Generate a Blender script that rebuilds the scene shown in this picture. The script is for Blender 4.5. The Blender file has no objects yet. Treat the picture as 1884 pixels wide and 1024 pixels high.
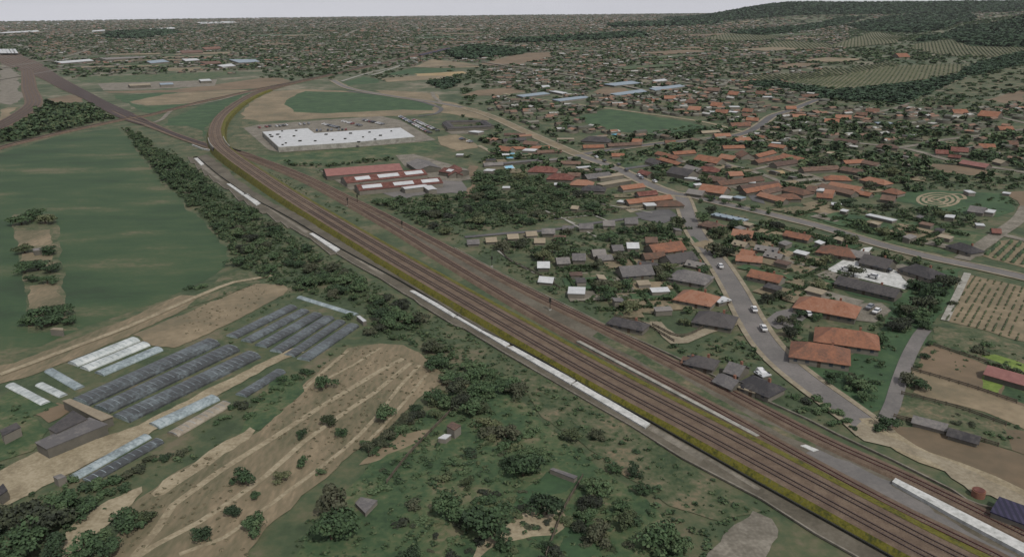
import bpy, bmesh, math, random
import numpy as np
from mathutils import Vector, Matrix
from mathutils.geometry import tessellate_polygon

# ------------------------------------------------------------------ camera, world, sun
S = bpy.context.scene
C = S.collection
R = math.radians
CAMH = 105.0
FPX = 1420.0                       # focal length in pixels of a 1884 px wide frame
PITCH = math.atan(500 / 1420)
ROLL = R(-0.55)
cam_d = bpy.data.cameras.new('camera')
cam = bpy.data.objects.new('camera', cam_d)
C.objects.link(cam)
cam_d.sensor_width = 36
cam_d.lens = 36 * FPX / 1884
cam_d.clip_start = 1
cam_d.clip_end = 40000
rotm = Matrix.Rotation(R(90) - PITCH, 4, 'X') @ Matrix.Rotation(ROLL, 4, 'Z')
cam.matrix_world = Matrix.Translation((0, 0, CAMH)) @ rotm
S.camera = cam

SUN_EL, SUN_AZ = 52, 148           # azimuth clockwise from +Y (where the sun stands)
w = bpy.data.worlds.new("World")
S.world = w
w.use_nodes = True
nt = w.node_tree
nt.nodes.clear()
out = nt.nodes.new('ShaderNodeOutputWorld')
bg = nt.nodes.new('ShaderNodeBackground')
sky = nt.nodes.new('ShaderNodeTexSky')
sky.sky_type = 'NISHITA'
sky.sun_disc = False
sky.sun_elevation = R(SUN_EL)
sky.sun_rotation = R(SUN_AZ)
sky.dust_density = 2.0
tc = nt.nodes.new('ShaderNodeTexCoord')
mp = nt.nodes.new('ShaderNodeMapping')
mp.inputs['Scale'].default_value = (1, 1, 5)
nz = nt.nodes.new('ShaderNodeTexNoise')
nz.inputs['Scale'].default_value = 4
nz.inputs['Detail'].default_value = 6
rp = nt.nodes.new('ShaderNodeValToRGB')
rp.color_ramp.elements[0].position = 0.3
rp.color_ramp.elements[0].color = (5.95, 6.0, 6.55, 1)
rp.color_ramp.elements[1].position = 0.75
rp.color_ramp.elements[1].color = (6.6, 6.65, 7.15, 1)
mx = nt.nodes.new('ShaderNodeMixRGB')
mx.inputs['Fac'].default_value = 0.88
nt.links.new(tc.outputs['Generated'], mp.inputs['Vector'])
nt.links.new(mp.outputs['Vector'], nz.inputs['Vector'])
nt.links.new(nz.outputs['Fac'], rp.inputs['Fac'])
nt.links.new(sky.outputs['Color'], mx.inputs['Color1'])
nt.links.new(rp.outputs['Color'], mx.inputs['Color2'])
nt.links.new(mx.outputs['Color'], bg.inputs['Color'])
bg.inputs['Strength'].default_value = 0.1
nt.links.new(bg.outputs['Background'], out.inputs['Surface'])

sun_d = bpy.data.lights.new('sun', 'SUN')
sun_d.energy = 3.4
sun_d.angle = R(0.6)
sun_d.color = (1, 0.955, 0.89)
sun = bpy.data.objects.new('sun', sun_d)
C.objects.link(sun)
sv = Vector((math.sin(R(SUN_AZ)) * math.cos(R(SUN_EL)), math.cos(R(SUN_AZ)) * math.cos(R(SUN_EL)), math.sin(R(SUN_EL))))
sun.rotation_euler = sv.to_track_quat('Z', 'Y').to_euler()
S.view_settings.view_transform = 'Standard'
S.view_settings.look = 'None'
S.view_settings.exposure = 0.0
S.view_settings.gamma = 1

# ------------------------------------------------------------------ terrain and survey helpers
rng = np.random.default_rng(7)
random.seed(7)

def sst(x, a, b):
    t = np.clip((x - a) / (b - a), 0, 1)
    return t * t * (3 - 2 * t)

def hgt(x, y):
    """terrain height above the railway plain"""
    x = np.asarray(x, float); y = np.asarray(y, float)
    a = 96 * sst(x, 1150, 1950) * np.exp(-((y - 5600) / 850) ** 2)
    a = a + 10 * np.exp(-((x - 1950) / 420) ** 2 - ((y - 5600) / 600) ** 2)
    a = a + 42 * sst(x, 1500, 3000) * np.exp(-((y - 4300) / 900) ** 2)
    b = 92 * sst(x, 1330, 2050) * np.exp(-((y - 2650) / 560) ** 2)
    v = 16 * sst(x, 700, 1150) * np.exp(-((y - 1950) / 420) ** 2)
    w_ = 9 * np.exp(-((x - 640) / 260) ** 2 - ((y - 1450) / 230) ** 2)
    return (a + b + v + w_) * sst(y, 950, 1300)

def hz(x, y):
    return float(hgt(x, y))

cp_, sp_ = math.cos(PITCH), math.sin(PITCH)
cr_, sr_ = math.cos(ROLL), math.sin(ROLL)

def ray(px, py):
    u = (px - 942) / FPX
    v = (512 - py) / FPX
    # rotate by roll (camera z axis)
    u, v = u * cr_ - v * sr_, u * sr_ + v * cr_
    return (u, cp_ + v * sp_, -sp_ + v * cp_)

def G(px, py, z=0.0):
    """survey point: where the sight line to this spot of the photograph meets the terrain (+z)"""
    d = ray(px, py)
    if py > 215:
        t = (CAMH - z) / -d[2]
        return (d[0] * t, d[1] * t)
    ts = np.geomspace(300, 14000, 900)
    xs, ys, zs = d[0] * ts, d[1] * ts, CAMH + d[2] * ts
    below = np.nonzero(zs < hgt(xs, ys) + z)[0]
    if len(below) == 0:
        t = 12000.0
    else:
        i = below[0]
        if i == 0:
            t = ts[0]
        else:
            f0 = zs[i - 1] - hz(xs[i - 1], ys[i - 1]) - z
            f1 = zs[i] - hz(xs[i], ys[i]) - z
            t = ts[i - 1] + (ts[i] - ts[i - 1]) * f0 / (f0 - f1)
    return (d[0] * t, d[1] * t)

def GP(pts, z=0.0):
    return [G(a, b, z) for a, b in pts]

# ------------------------------------------------------------------ object helpers
def tag(o, label=None, cat=None, group=None, kind=None):
    if label: o['label'] = label
    if cat: o['category'] = cat
    if group: o['group'] = group
    if kind: o['kind'] = kind
    return o

def empty(name, loc, rz=0):
    o = bpy.data.objects.new(name, None)
    C.objects.link(o)
    o.location = loc
    o.rotation_euler = (0, 0, rz)
    o.empty_display_size = 0.5
    return o

def link(name, me, mats, parent=None):
    if not isinstance(mats, (list, tuple)): mats = [mats]
    if len(me.materials) == 0:
        for m in mats: me.materials.append(m)
    o = bpy.data.objects.new(name, me)
    C.objects.link(o)
    if parent: o.parent = parent
    return o

def mesh(name, verts, faces, mats, parent=None, mi=None):
    me = bpy.data.meshes.new(name)
    me.from_pydata([tuple(v) for v in verts], [], faces)
    if mi is not None:
        me.polygons.foreach_set('material_index', mi)
    me.update()
    return link(name, me, mats, parent)

class MB:
    def __init__(s): s.v = []; s.f = []; s.m = []
    def add(s, vs, fs, m=0):
        n = len(s.v)
        s.v += [tuple(a) for a in vs]
        s.f += [tuple(i + n for i in f) for f in fs]
        s.m += [m] * len(fs)
    def box(s, x0, x1, y0, y1, z0, z1, m=0):
        s.add([(x0, y0, z0), (x1, y0, z0), (x1, y1, z0), (x0, y1, z0), (x0, y0, z1), (x1, y0, z1), (x1, y1, z1), (x0, y1, z1)],
              [(0, 3, 2, 1), (4, 5, 6, 7), (0, 1, 5, 4), (1, 2, 6, 5), (2, 3, 7, 6), (3, 0, 4, 7)], m)
    def build(s, name, mats, parent=None):
        return mesh(name, s.v, s.f, mats, parent, s.m)

# ------------------------------------------------------------------ materials
def lin(c):
    o = []
    for v in c:
        v = v / 255
        o.append(v / 12.92 if v <= 0.04045 else ((v + 0.055) / 1.055) ** 2.4)
    if o[1] > o[0] * 1.08 and o[1] > o[2] * 1.08: o[0] *= 1.06; o[2] *= 0.86      # grown green leans to olive
    return (*[v * 0.80 for v in o], 1)

MATS = {}
def mat(name, cols, scale=0.05, rough=0.9, fine=1.2, contrast=0.22, metal=0.0, stripe=None, rnd=None, spec=0.25, streak=None, bump=0):
    """procedural material: colour ramp over mixed coarse + fine noise in world metres"""
    if name in MATS: return MATS[name]
    m = bpy.data.materials.new(name)
    m.use_nodes = True
    t = m.node_tree
    b = t.nodes['Principled BSDF']
    b.inputs['Roughness'].default_value = rough
    b.inputs['Metallic'].default_value = metal
    b.inputs['Specular IOR Level'].default_value = spec
    geo = t.nodes.new('ShaderNodeNewGeometry')
    vec = geo.outputs['Position']
    if streak:
        mp = t.nodes.new('ShaderNodeMapping')
        mp.vector_type = 'POINT'
        mp.inputs['Rotation'].default_value = (0, 0, streak[0])
        mp.inputs['Scale'].default_value = (1, streak[1], 1)
        t.links.new(vec, mp.inputs['Vector'])
        vec = mp.outputs['Vector']
    n1 = t.nodes.new('ShaderNodeTexNoise'); n1.inputs['Scale'].default_value = scale
    n1.inputs['Detail'].default_value = 7; n1.inputs['Roughness'].default_value = 0.68
    n2 = t.nodes.new('ShaderNodeTexNoise'); n2.inputs['Scale'].default_value = fine
    n2.inputs['Detail'].default_value = 3
    t.links.new(vec, n1.inputs['Vector']); t.links.new(vec, n2.inputs['Vector'])
    mixv = t.nodes.new('ShaderNodeMath'); mixv.operation = 'MULTIPLY_ADD'
    mixv.inputs[1].default_value = contrast
    t.links.new(n2.outputs['Fac'], mixv.inputs[0])
    sub = t.nodes.new('ShaderNodeMath'); sub.operation = 'SUBTRACT'; sub.inputs[1].default_value = contrast / 2
    t.links.new(n1.outputs['Fac'], sub.inputs[0])
    t.links.new(sub.outputs[0], mixv.inputs[2])
    fac = mixv.outputs[0]
    if rnd:
        src = (geo.outputs['Random Per Island'] if rnd[0] == 'island' else t.nodes.new('ShaderNodeObjectInfo').outputs['Random'])
        ma = t.nodes.new('ShaderNodeMath'); ma.operation = 'MULTIPLY_ADD'; ma.inputs[1].default_value = rnd[1]
        s2 = t.nodes.new('ShaderNodeMath'); s2.operation = 'SUBTRACT'; s2.inputs[1].default_value = rnd[1] / 2
        t.links.new(fac, s2.inputs[0]); t.links.new(src, ma.inputs[0]); t.links.new(s2.outputs[0], ma.inputs[2])
        fac = ma.outputs[0]
    r = t.nodes.new('ShaderNodeValToRGB')
    n = len(cols)
    lo, hi = (0.35, 0.65) if not rnd else (0.5 - rnd[1] * 0.5, 0.5 + rnd[1] * 0.5)
    els = r.color_ramp.elements
    while len(els) < n: els.new(0.5)
    for i, c in enumerate(cols):
        els[i].position = lo + (hi - lo) * i / max(1, n - 1)
        els[i].color = lin(c)
    if rnd and rnd[0] == 'island' and rnd[1] > 0.85: r.color_ramp.interpolation = 'CONSTANT'
    t.links.new(fac, r.inputs['Fac'])
    colr = r.outputs['Color']
    if stripe:                       # (angle, spacing m, dark colour, share)
        mp = t.nodes.new('ShaderNodeMapping'); mp.inputs['Rotation'].default_value = (0, 0, stripe[0])
        t.links.new(geo.outputs['Position'], mp.inputs['Vector'])
        wv = t.nodes.new('ShaderNodeTexWave'); wv.wave_profile = 'SIN'
        wv.inputs['Scale'].default_value = 0.314 / stripe[1] ; wv.inputs['Distortion'].default_value = stripe[4] if len(stripe) > 4 else 0.3
        wv.inputs['Detail'].default_value = 2; wv.inputs['Detail Scale'].default_value = 0.6
        t.links.new(mp.outputs['Vector'], wv.inputs['Vector'])
        cr = t.nodes.new('ShaderNodeValToRGB')
        cr.color_ramp.elements[0].position = 0.5 - stripe[3] / 2
        cr.color_ramp.elements[1].position = 0.55 + stripe[3] / 2
        mm = t.nodes.new('ShaderNodeMixRGB'); mm.inputs['Color1'].default_value = lin(stripe[2])
        t.links.new(wv.outputs['Fac'], cr.inputs['Fac']); t.links.new(cr.outputs['Color'], mm.inputs['Fac'])
        t.links.new(colr, mm.inputs['Color2'])
        colr = mm.outputs['Color']
    if bump:
        bp = t.nodes.new('ShaderNodeBump'); bp.inputs['Strength'].default_value = 0.5; bp.inputs['Distance'].default_value = bump
        t.links.new(n2.outputs['Fac'], bp.inputs['Height']); t.links.new(bp.outputs['Normal'], b.inputs['Normal'])
    t.links.new(colr, b.inputs['Base Color'])
    MATS[name] = m
    return m

M_land = mat('land', [(52, 66, 50), (62, 76, 58), (78, 84, 66), (98, 92, 74)], 0.06, contrast=0.3, fine=0.35, bump=0.6)
M_farland = mat('far_land', [(50, 66, 50), (66, 78, 60), (88, 90, 72), (118, 112, 96)], 0.012, contrast=0.4, fine=0.09)
M_field = mat('crop_field', [(44, 62, 46), (48, 69, 50), (53, 74, 53), (64, 79, 58), (92, 90, 69)], 0.011, contrast=0.2, fine=0.4, streak=(R(-12), 2.6))
M_grass = mat('grass', [(44, 64, 46), (55, 76, 54), (72, 85, 62), (100, 96, 74)], 0.09, contrast=0.3, fine=0.8)
M_lush = mat('lush_grass', [(44, 64, 48), (52, 76, 54), (64, 86, 62)], 0.07, contrast=0.3, fine=0.6)
M_scrub = mat('scrub_grass', [(48, 64, 46), (64, 76, 56), (86, 87, 66), (110, 99, 79)], 0.09, contrast=0.36, fine=0.7, bump=0.5)
M_stub = mat('stubble', [(86, 84, 64), (102, 95, 75), (114, 103, 83), (130, 117, 95)], 0.05, contrast=0.4, fine=0.9, streak=(R(-42), 0.35))
M_tan = mat('tan_earth', [(98, 92, 74), (114, 103, 83), (132, 119, 97)], 0.03, contrast=0.34, fine=0.35)
M_straw = mat('straw_field', [(128, 112, 82), (142, 124, 92), (150, 132, 100)], 0.03)
M_brownf = mat('brown_field', [(92, 82, 66), (106, 92, 74), (116, 100, 82)], 0.02, contrast=0.3, fine=0.2)
M_pale = mat('pale_track', [(118, 108, 88), (134, 124, 102), (148, 138, 116)], 0.15, contrast=0.4)
M_gravel = mat('gravel', [(92, 88, 78), (108, 103, 93), (126, 121, 110)], 0.12, contrast=0.5)
M_conc = mat('concrete', [(116, 114, 106), (136, 134, 126), (154, 152, 144)], 0.25, contrast=0.3)
M_white = mat('white_concrete', [(146, 147, 143), (172, 173, 170), (190, 190, 187)], 0.5, contrast=0.35)
M_asph = mat('asphalt', [(92, 90, 88), (102, 99, 96), (112, 108, 105)], 0.06, contrast=0.35)
M_asphd = mat('dark_asphalt', [(74, 74, 74), (84, 83, 83), (92, 91, 90)], 0.06, contrast=0.35)
M_walk = mat('sidewalk', [(112, 104, 88), (126, 117, 99), (138, 130, 112)], 0.15, contrast=0.35)
M_mark = mat('road_paint', [(170, 170, 165), (180, 180, 175)], 0.5)
M_ball = mat('ballast', [(82, 69, 58), (94, 80, 67), (105, 91, 77)], 0.25, contrast=0.5, fine=3.0, bump=0.2)
M_ball2 = mat('grey_ballast', [(72, 68, 58), (86, 81, 70), (98, 93, 82)], 0.08, contrast=0.4, fine=1.2)
M_sleep = mat('sleeper', [(70, 60, 55), (84, 73, 66), (96, 86, 78)], 0.6)
M_rail = mat('rail_steel', [(50, 40, 38), (60, 47, 44)], 0.3, rough=0.6)
M_railr = mat('rusty_rail', [(64, 40, 36), (78, 48, 42)], 0.3, rough=0.6)
M_verge = mat('moss_verge', [(60, 62, 24), (80, 78, 22), (94, 90, 30), (76, 76, 42)], 0.25, contrast=0.5, fine=1.4, bump=0.6)
M_dark = mat('dark_wall', [(34, 36, 34), (46, 48, 46)], 0.3)
M_leaf = [mat('leaf_deep', [(44, 60, 46), (54, 74, 54), (66, 88, 64), (78, 96, 72)], 0.25, contrast=0.6, fine=1.0, rnd=('obj', 0.5)),
          mat('leaf_olive', [(54, 64, 48), (66, 78, 58), (80, 90, 68), (92, 98, 76)], 0.25, contrast=0.6, fine=1.0, rnd=('obj', 0.5)),
          mat('leaf_dark', [(42, 48, 44), (52, 60, 50), (64, 72, 58), (74, 78, 66)], 0.25, contrast=0.6, fine=1.0, rnd=('obj', 0.5))]
M_wood = mat('wood_leaves', [(44, 60, 46), (54, 74, 54), (66, 86, 62), (84, 94, 72)], 0.02, contrast=0.2, rnd=('island', 0.6))
M_forest = mat('forest_leaves', [(42, 62, 50), (50, 70, 56), (58, 78, 62)], 0.01, contrast=0.2, rnd=('island', 0.4))
M_leafh = mat('hedge_leaves', [(44, 60, 44), (56, 74, 52), (68, 86, 60)], 0.1, rnd=('island', .5))
M_bark = mat('bark', [(60, 50, 42), (80, 68, 56)], 0.8)
ROOF = {
 'o': mat('roof_orange', [(84, 68, 58), (108, 78, 64), (128, 88, 68), (136, 102, 84)], 0.35, contrast=0.5, fine=1.6, rnd=('obj', 0.6)),
 'b': mat('roof_brown', [(78, 64, 58), (94, 76, 66), (106, 86, 74)], 0.35, contrast=0.5, fine=1.6, rnd=('obj', 0.3)),
 'r': mat('roof_red', [(84, 54, 48), (98, 62, 54), (110, 76, 68)], 0.35, contrast=0.4, rnd=('obj', 0.2)),
 'p': mat('roof_salmon', [(120, 84, 80), (134, 96, 90)], 0.35, contrast=0.4),
 'g': mat('roof_grey', [(88, 86, 86), (104, 101, 99), (118, 114, 110)], 0.3, contrast=0.4, rnd=('obj', 0.4)),
 'd': mat('roof_dark', [(54, 53, 55), (66, 64, 64), (76, 73, 72)], 0.3, contrast=0.4, rnd=('obj', 0.3)),
 'w': mat('roof_white', [(162, 164, 165), (182, 184, 185)], 0.3, contrast=0.3),
 't': mat('roof_tan', [(124, 114, 98), (140, 130, 112)], 0.3, contrast=0.4, rnd=('obj', 0.4)),
 'v': mat('roof_violet', [(48, 46, 66), (60, 57, 78)], 0.3, contrast=0.4, stripe=(0.3, 1.2, (40, 40, 56), 0.2)),
 'l': mat('roof_pale_blue', [(118, 130, 140), (136, 148, 156)], 0.3, contrast=0.4),
}
RN = {'o': 'orange', 'b': 'brown', 'r': 'red', 'p': 'salmon red', 'g': 'grey', 'd': 'dark grey', 'w': 'white', 't': 'tan', 'v': 'dark violet', 'l': 'pale blue'}
M_wallh = mat('house_plaster', [(86, 84, 76), (104, 100, 91), (122, 117, 108)], 0.1, rnd=('obj', 0.6))
M_glass = mat('window_glass', [(50, 56, 62), (66, 72, 80)], 0.5, rough=0.2, spec=0.5)
M_brick = mat('chimney_brick', [(110, 76, 62), (130, 92, 76)], 0.8)

# ------------------------------------------------------------------ the ground: one sheet to the horizon
def build_ground():
    na, nr = 260, 300
    az = np.linspace(R(-72), R(72), na)
    az_k = [R(-72), R(-33.6), R(-24.5), R(-12.4), R(12.2), R(33.6), R(72)]
    ro_k = [4300, 4700, 7200, 8700, 10500, 11500, 11500]
    outer = np.interp(az, az_k, ro_k) / np.maximum(np.cos(az), 0.55)
    k = np.linspace(0, 1, nr)
    rad = 8 * (outer[None, :] / 8) ** k[:, None]
    X = rad * np.sin(az)[None, :]; Y = rad * np.cos(az)[None, :] - 20
    Z = hgt(X, Y)
    v = np.stack([X.ravel(), Y.ravel(), Z.ravel()], 1)
    i = np.arange(nr - 1)[:, None] * na + np.arange(na - 1)[None, :]
    q = np.stack([i, i + 1, i + na + 1, i + na], -1).reshape(-1, 4)[:, ::-1]
    me = bpy.data.meshes.new('ground')
    me.vertices.add(len(v)); me.vertices.foreach_set('co', v.ravel())
    me.loops.add(q.size); me.loops.foreach_set('vertex_index', q.ravel())
    me.polygons.add(len(q)); me.polygons.foreach_set('loop_start', np.arange(0, q.size, 4)); me.polygons.foreach_set('loop_total', np.full(len(q), 4))
    cen = Y.ravel()[q].mean(1)
    me.polygons.foreach_set('material_index', (cen > 900).astype(int))
    me.update(); me.validate()
    o = link('ground', me, [M_land, M_farland])
    tag(o, kind='structure')
build_ground()

LAY = [0]
OCC = []          # outlines where random trees must not stand
OCC2 = []         # outlines where random houses must not stand
SOFT = {'meadow', 'lawn', 'grass_strip', 'dry_meadow', 'bare_ground', 'vegetable_garden', 'allotment'}
SHARP = {'concrete_yard', 'concrete_car_park', 'car_park', 'paved_yard', 'walkway', 'worn_concrete', 'asphalt_yard'}
def inpoly(P, poly):
    A = np.asarray(poly)
    ins0 = np.zeros(len(P), bool)
    bb = np.nonzero((P[:, 0] >= A[:, 0].min()) & (P[:, 0] <= A[:, 0].max()) & (P[:, 1] >= A[:, 1].min()) & (P[:, 1] <= A[:, 1].max()))[0]
    if not len(bb): return ins0
    x, y = P[bb, 0], P[bb, 1]
    ins = np.zeros(len(bb), bool)
    n = len(poly); j = n - 1
    for i in range(n):
        xi, yi = poly[i]; xj, yj = poly[j]
        c = ((yi > y) != (yj > y)) & (x < (xj - xi) * (y - yi) / (yj - yi + 1e-12) + xi)
        ins ^= c
        j = i
    ins0[bb] = ins
    return ins0

def ragged(P):
    """give a land outline the uneven edge of grown ground"""
    r = random.Random(int(abs(P[0][0]) * 7) + len(P))
    o = []
    n = len(P)
    for i in range(n):
        a, b = P[i], P[(i + 1) % n]
        L = math.dist(a, b)
        d = math.hypot(a[0], a[1])
        st = 2.2 if d < 350 else 5 if d < 800 else 14
        k = max(1, min(60, int(L / st)))
        am = min(0.2 * L / k, 0.9 if d < 350 else 2.0 if d < 800 else 5)
        nx, ny = (-(b[1] - a[1]) / (L + 1e-9), (b[0] - a[0]) / (L + 1e-9))
        e = 0
        o.append(a)
        for j in range(1, k):
            e = e * 0.75 + r.uniform(-am, am)
            t = j / k
            o.append((a[0] + (b[0] - a[0]) * t + nx * e, a[1] + (b[1] - a[1]) * t + ny * e))
    return o

def sheet(name, pts, m, occ=True, world=False, lift=None, kind='structure'):
    """flat piece of land surface, draped on the terrain"""
    P = pts if world else GP(pts)
    if occ: (OCC2 if name in SOFT else OCC).append(P)
    if name not in SHARP: P = ragged(P)
    LAY[0] += 1
    z0 = lift if lift is not None else 0.03 + 0.0022 * LAY[0]
    tri = tessellate_polygon([[Vector((a, b, 0)) for a, b in P]])
    bm = bmesh.new()
    vs = [bm.verts.new((a, b, 0)) for a, b in P]
    for t in tri:
        try: bm.faces.new([vs[i] for i in t])
        except ValueError: pass
    far = max(b for a, b in P) > 950 and float(np.max(hgt([a for a, b in P], [b for a, b in P]))) > 0.05
    if far:
        for _ in range(6):
            es = [e for e in bm.edges if e.calc_length() > 90]
            if not es: break
            bmesh.ops.subdivide_edges(bm, edges=es, cuts=1)
            bmesh.ops.triangulate(bm, faces=bm.faces[:])
    for v in bm.verts:
        v.co.z = z0 + (hz(v.co.x, v.co.y) + 0.6 if far else 0)
    bmesh.ops.recalc_face_normals(bm, faces=bm.faces[:])
    for f in bm.faces:
        if f.normal.z < 0: f.normal_flip()
    me = bpy.data.meshes.new(name); bm.to_mesh(me); bm.free()
    o = link(name, me, m)
    tag(o, kind=kind)
    return o

def smooth(P, step):
    """Catmull-Rom through points (2-D or 3-D), resampled about every step metres"""
    P = [np.array(p, float) for p in P]
    Q = [2 * P[0] - P[1]] + P + [2 * P[-1] - P[-2]]
    o = []
    for i in range(1, len(Q) - 2):
        a, b, c, d = Q[i - 1:i + 3]
        n = max(1, int(np.linalg.norm(c[:2] - b[:2]) / step))
        for k in range(n):
            t = k / n
            o.append(0.5 * (2 * b + (c - a) * t + (2 * a - 5 * b + 4 * c - d) * t * t + (3 * b - a - 3 * c + d) * t ** 3))
    o.append(P[-1])
    return np.array(o)

def offs(L, d):
    T = np.gradient(L[:, :2], axis=0)
    T /= np.linalg.norm(T, axis=1)[:, None] + 1e-9
    N = np.stack([-T[:, 1], T[:, 0]], 1)
    return L[:, :2] + N * np.asarray(d).reshape(-1, 1) if np.ndim(d) else L[:, :2] + N * d

def strip(name, L, sect, mats, parent=None, kind=None, mis=None, zb=None):
    """extrude a cross-section [(offset, z)] along centre line L (n x 2 or 3)"""
    Z = L[:, 2] if L.shape[1] > 2 else hgt(L[:, 0], L[:, 1])
    cols = [np.column_stack([offs(L, o), Z * (zz[1] if isinstance(zz, tuple) else 1) + (zz[0] if isinstance(zz, tuple) else zz)]) for o, zz in sect]
    n, k = len(L), len(sect)
    v = np.stack(cols, 1).reshape(-1, 3)
    f, mi = [], []
    for i in range(n - 1):
        for j in range(k - 1):
            f.append((i * k + j, i * k + j + 1, (i + 1) * k + j + 1, (i + 1) * k + j)[::-1]); mi.append(mis[j] if mis else 0)
    o = mesh(name, v, f, mats, parent, mi)
    if kind: tag(o, kind=kind)
    return o

def path(name, pts, width, m, step=8, occ=True, lift=None, world=False):
    LAY[0] += 1
    z0 = lift if lift is not None else 0.03 + 0.0022 * LAY[0]
    L = smooth(pts if world else GP(pts), step)
    if float(np.max(hgt(L[:, 0], L[:, 1]))) > 0.05: z0 += 0.7
    o = strip(name, L, [(-width / 2, z0), (width / 2, z0)], m, kind='structure')
    if occ:
        mg = 2.5 if np.hypot(L[:, 0], L[:, 1]).min() < 330 else 6.0
        a, b = offs(L, width / 2 + mg), offs(L, -width / 2 - mg)
        OCC.append([tuple(p) for p in a] + [tuple(p) for p in b[::-1]])
    return L
# ------------------------------------------------------------------ land surfaces (fields, yards, verges)
BIGF = [(-260, 330), (0, 282), (110, 250), (215, 234), (234, 248), (246, 272), (272, 302), (290, 328), (312, 348), (332, 368), (352, 390), (370, 402), (398, 432), (414, 452), (421, 474), (414, 492), (366, 520), (290, 556), (150, 604), (60, 640), (0, 662), (-260, 740)]
sheet('field', BIGF, M_field)
GARD = [(26, 393), (100, 393), (110, 450), (116, 520), (136, 590), (146, 606), (52, 612), (48, 540), (34, 470), (28, 430)]
sheet('grass_strip', GARD, M_scrub)
for p in ([(28, 425), (92, 422), (94, 450), (32, 454)], [(56, 525), (102, 522), (116, 560), (54, 566)], [(56, 566), (116, 562), (124, 584), (52, 590)], [(40, 466), (92, 460), (96, 478), (38, 480)]):
    sheet('vegetable_plot', p, M_stub)
sheet('meadow', [(318, 216), (400, 180), (462, 168), (428, 188), (408, 203), (390, 224), (380, 244), (376, 262), (336, 242), (300, 230)], M_lush)
sheet('bare_ground', [(300, 231), (345, 232), (374, 246), (378, 262), (336, 244)], M_scrub)
sheet('meadow', [(205, 176), (340, 168), (300, 178), (262, 186), (240, 190), (270, 196), (360, 190), (410, 178), (300, 210), (262, 206)], M_lush)
sheet('bare_field', [(238, 188), (300, 174), (420, 166), (475, 166), (380, 187), (330, 192), (268, 194)], M_tan)
sheet('bare_field', [(188, 168), (320, 166), (480, 144), (522, 144), (534, 150), (475, 163), (350, 170), (200, 171)], M_brownf)
sheet('meadow', [(140, 142), (250, 138), (362, 134), (440, 132), (352, 152), (148, 152)], M_grass)
sheet('paved_yard', [(180, 154), (300, 150), (350, 149), (400, 146), (395, 158), (250, 166), (190, 166)], M_gravel)
sheet('meadow', [(90, 103), (300, 100), (420, 96), (400, 103), (110, 108)], M_grass)
sheet('bare_field', [(305, 126), (370, 124), (370, 130), (310, 131)], M_tan)
sheet('gravel_yard', [(0, 112), (34, 134), (40, 170), (38, 180), (46, 176), (20, 193), (0, 190)], M_gravel)
sheet('bare_ground', [(85, 182), (130, 175), (152, 188), (110, 190)], M_brownf)
sheet('dirt_lot', [(0, 205), (14, 198), (36, 197), (20, 214), (0, 226)], M_tan)
sheet('bare_ground', [(445, 219), (450, 202), (470, 182), (500, 168), (560, 164), (640, 168), (740, 176), (790, 188), (812, 199), (800, 208), (740, 213), (600, 218), (480, 224)], M_tan)
sheet('meadow', [(524, 190), (534, 180), (562, 168), (640, 170), (738, 178), (780, 188), (800, 196), (798, 203), (740, 202), (600, 209), (540, 206)], M_lush)
sheet('meadow', [(420, 262), (450, 222), (480, 232), (500, 262), (516, 279), (470, 282), (430, 278)], M_scrub)
sheet('lawn', [(432, 292), (470, 286), (530, 284), (640, 272), (700, 264), (790, 257), (812, 270), (790, 281), (730, 287), (600, 301), (500, 302)], M_grass)
sheet('meadow', [(444, 297), (500, 300), (590, 304), (606, 322), (668, 350), (700, 374), (640, 352), (560, 314)], M_scrub)
sheet('bare_field', [(755, 125), (795, 109), (862, 117), (884, 124), (815, 125)], M_tan)
sheet('meadow', [(700, 140), (762, 124), (835, 126), (832, 131), (762, 136)], M_lush)
sheet('straw_field', [(762, 136), (852, 131), (859, 135), (828, 140), (770, 141)], M_straw)
sheet('bare_field', [(701, 145), (760, 140), (828, 140), (828, 145), (712, 151)], M_tan)
sheet('bare_field', [(880, 118), (960, 98), (1015, 96), (1015, 105), (960, 117), (900, 122)], M_brownf)
sheet('meadow', [(632, 152), (670, 141), (696, 146), (700, 152), (640, 158)], M_lush)
sheet('bare_field', [(688, 166), (750, 168), (800, 172), (808, 184), (770, 186), (720, 176)], M_tan)
sheet('bare_ground', [(812, 186), (840, 190), (890, 208), (900, 222), (850, 214), (800, 205)], M_tan)
sheet('bare_field', [(845, 176), (880, 166), (930, 162), (970, 168), (920, 176)], M_brownf)
sheet('meadow', [(1060, 216), (1120, 200), (1190, 212), (1254, 222), (1330, 240), (1250, 246), (1150, 244), (1090, 232)], M_lush)
sheet('bare_field', [(1090, 170), (1110, 160), (1150, 162), (1170, 172), (1120, 176)], M_brownf)
sheet('bare_field', [(1809, 184), (1884, 166), (1884, 188), (1850, 190)], M_brownf)
sheet('meadow', [(1760, 150), (1884, 120), (1884, 160), (1790, 178), (1730, 172)], M_scrub)
sheet('lawn', [(1160, 288), (1185, 285), (1204, 300), (1152, 308), (1118, 293)], M_grass)
sheet('bare_field', [(1700, 300), (1770, 305), (1840, 320), (1800, 324), (1740, 318)], M_brownf)
sheet('lawn', [(1600, 360), (1700, 350), (1860, 358), (1864, 390), (1836, 400), (1740, 392), (1660, 372)], M_lush)
sheet('meadow', [(1420, 385), (1520, 380), (1600, 398), (1700, 410), (1836, 436), (1802, 455), (1740, 470), (1622, 445), (1520, 414)], M_grass)
sheet('lawn', [(1390, 430), (1440, 430), (1520, 452), (1560, 470), (1530, 490), (1460, 476)], M_grass)
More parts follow.
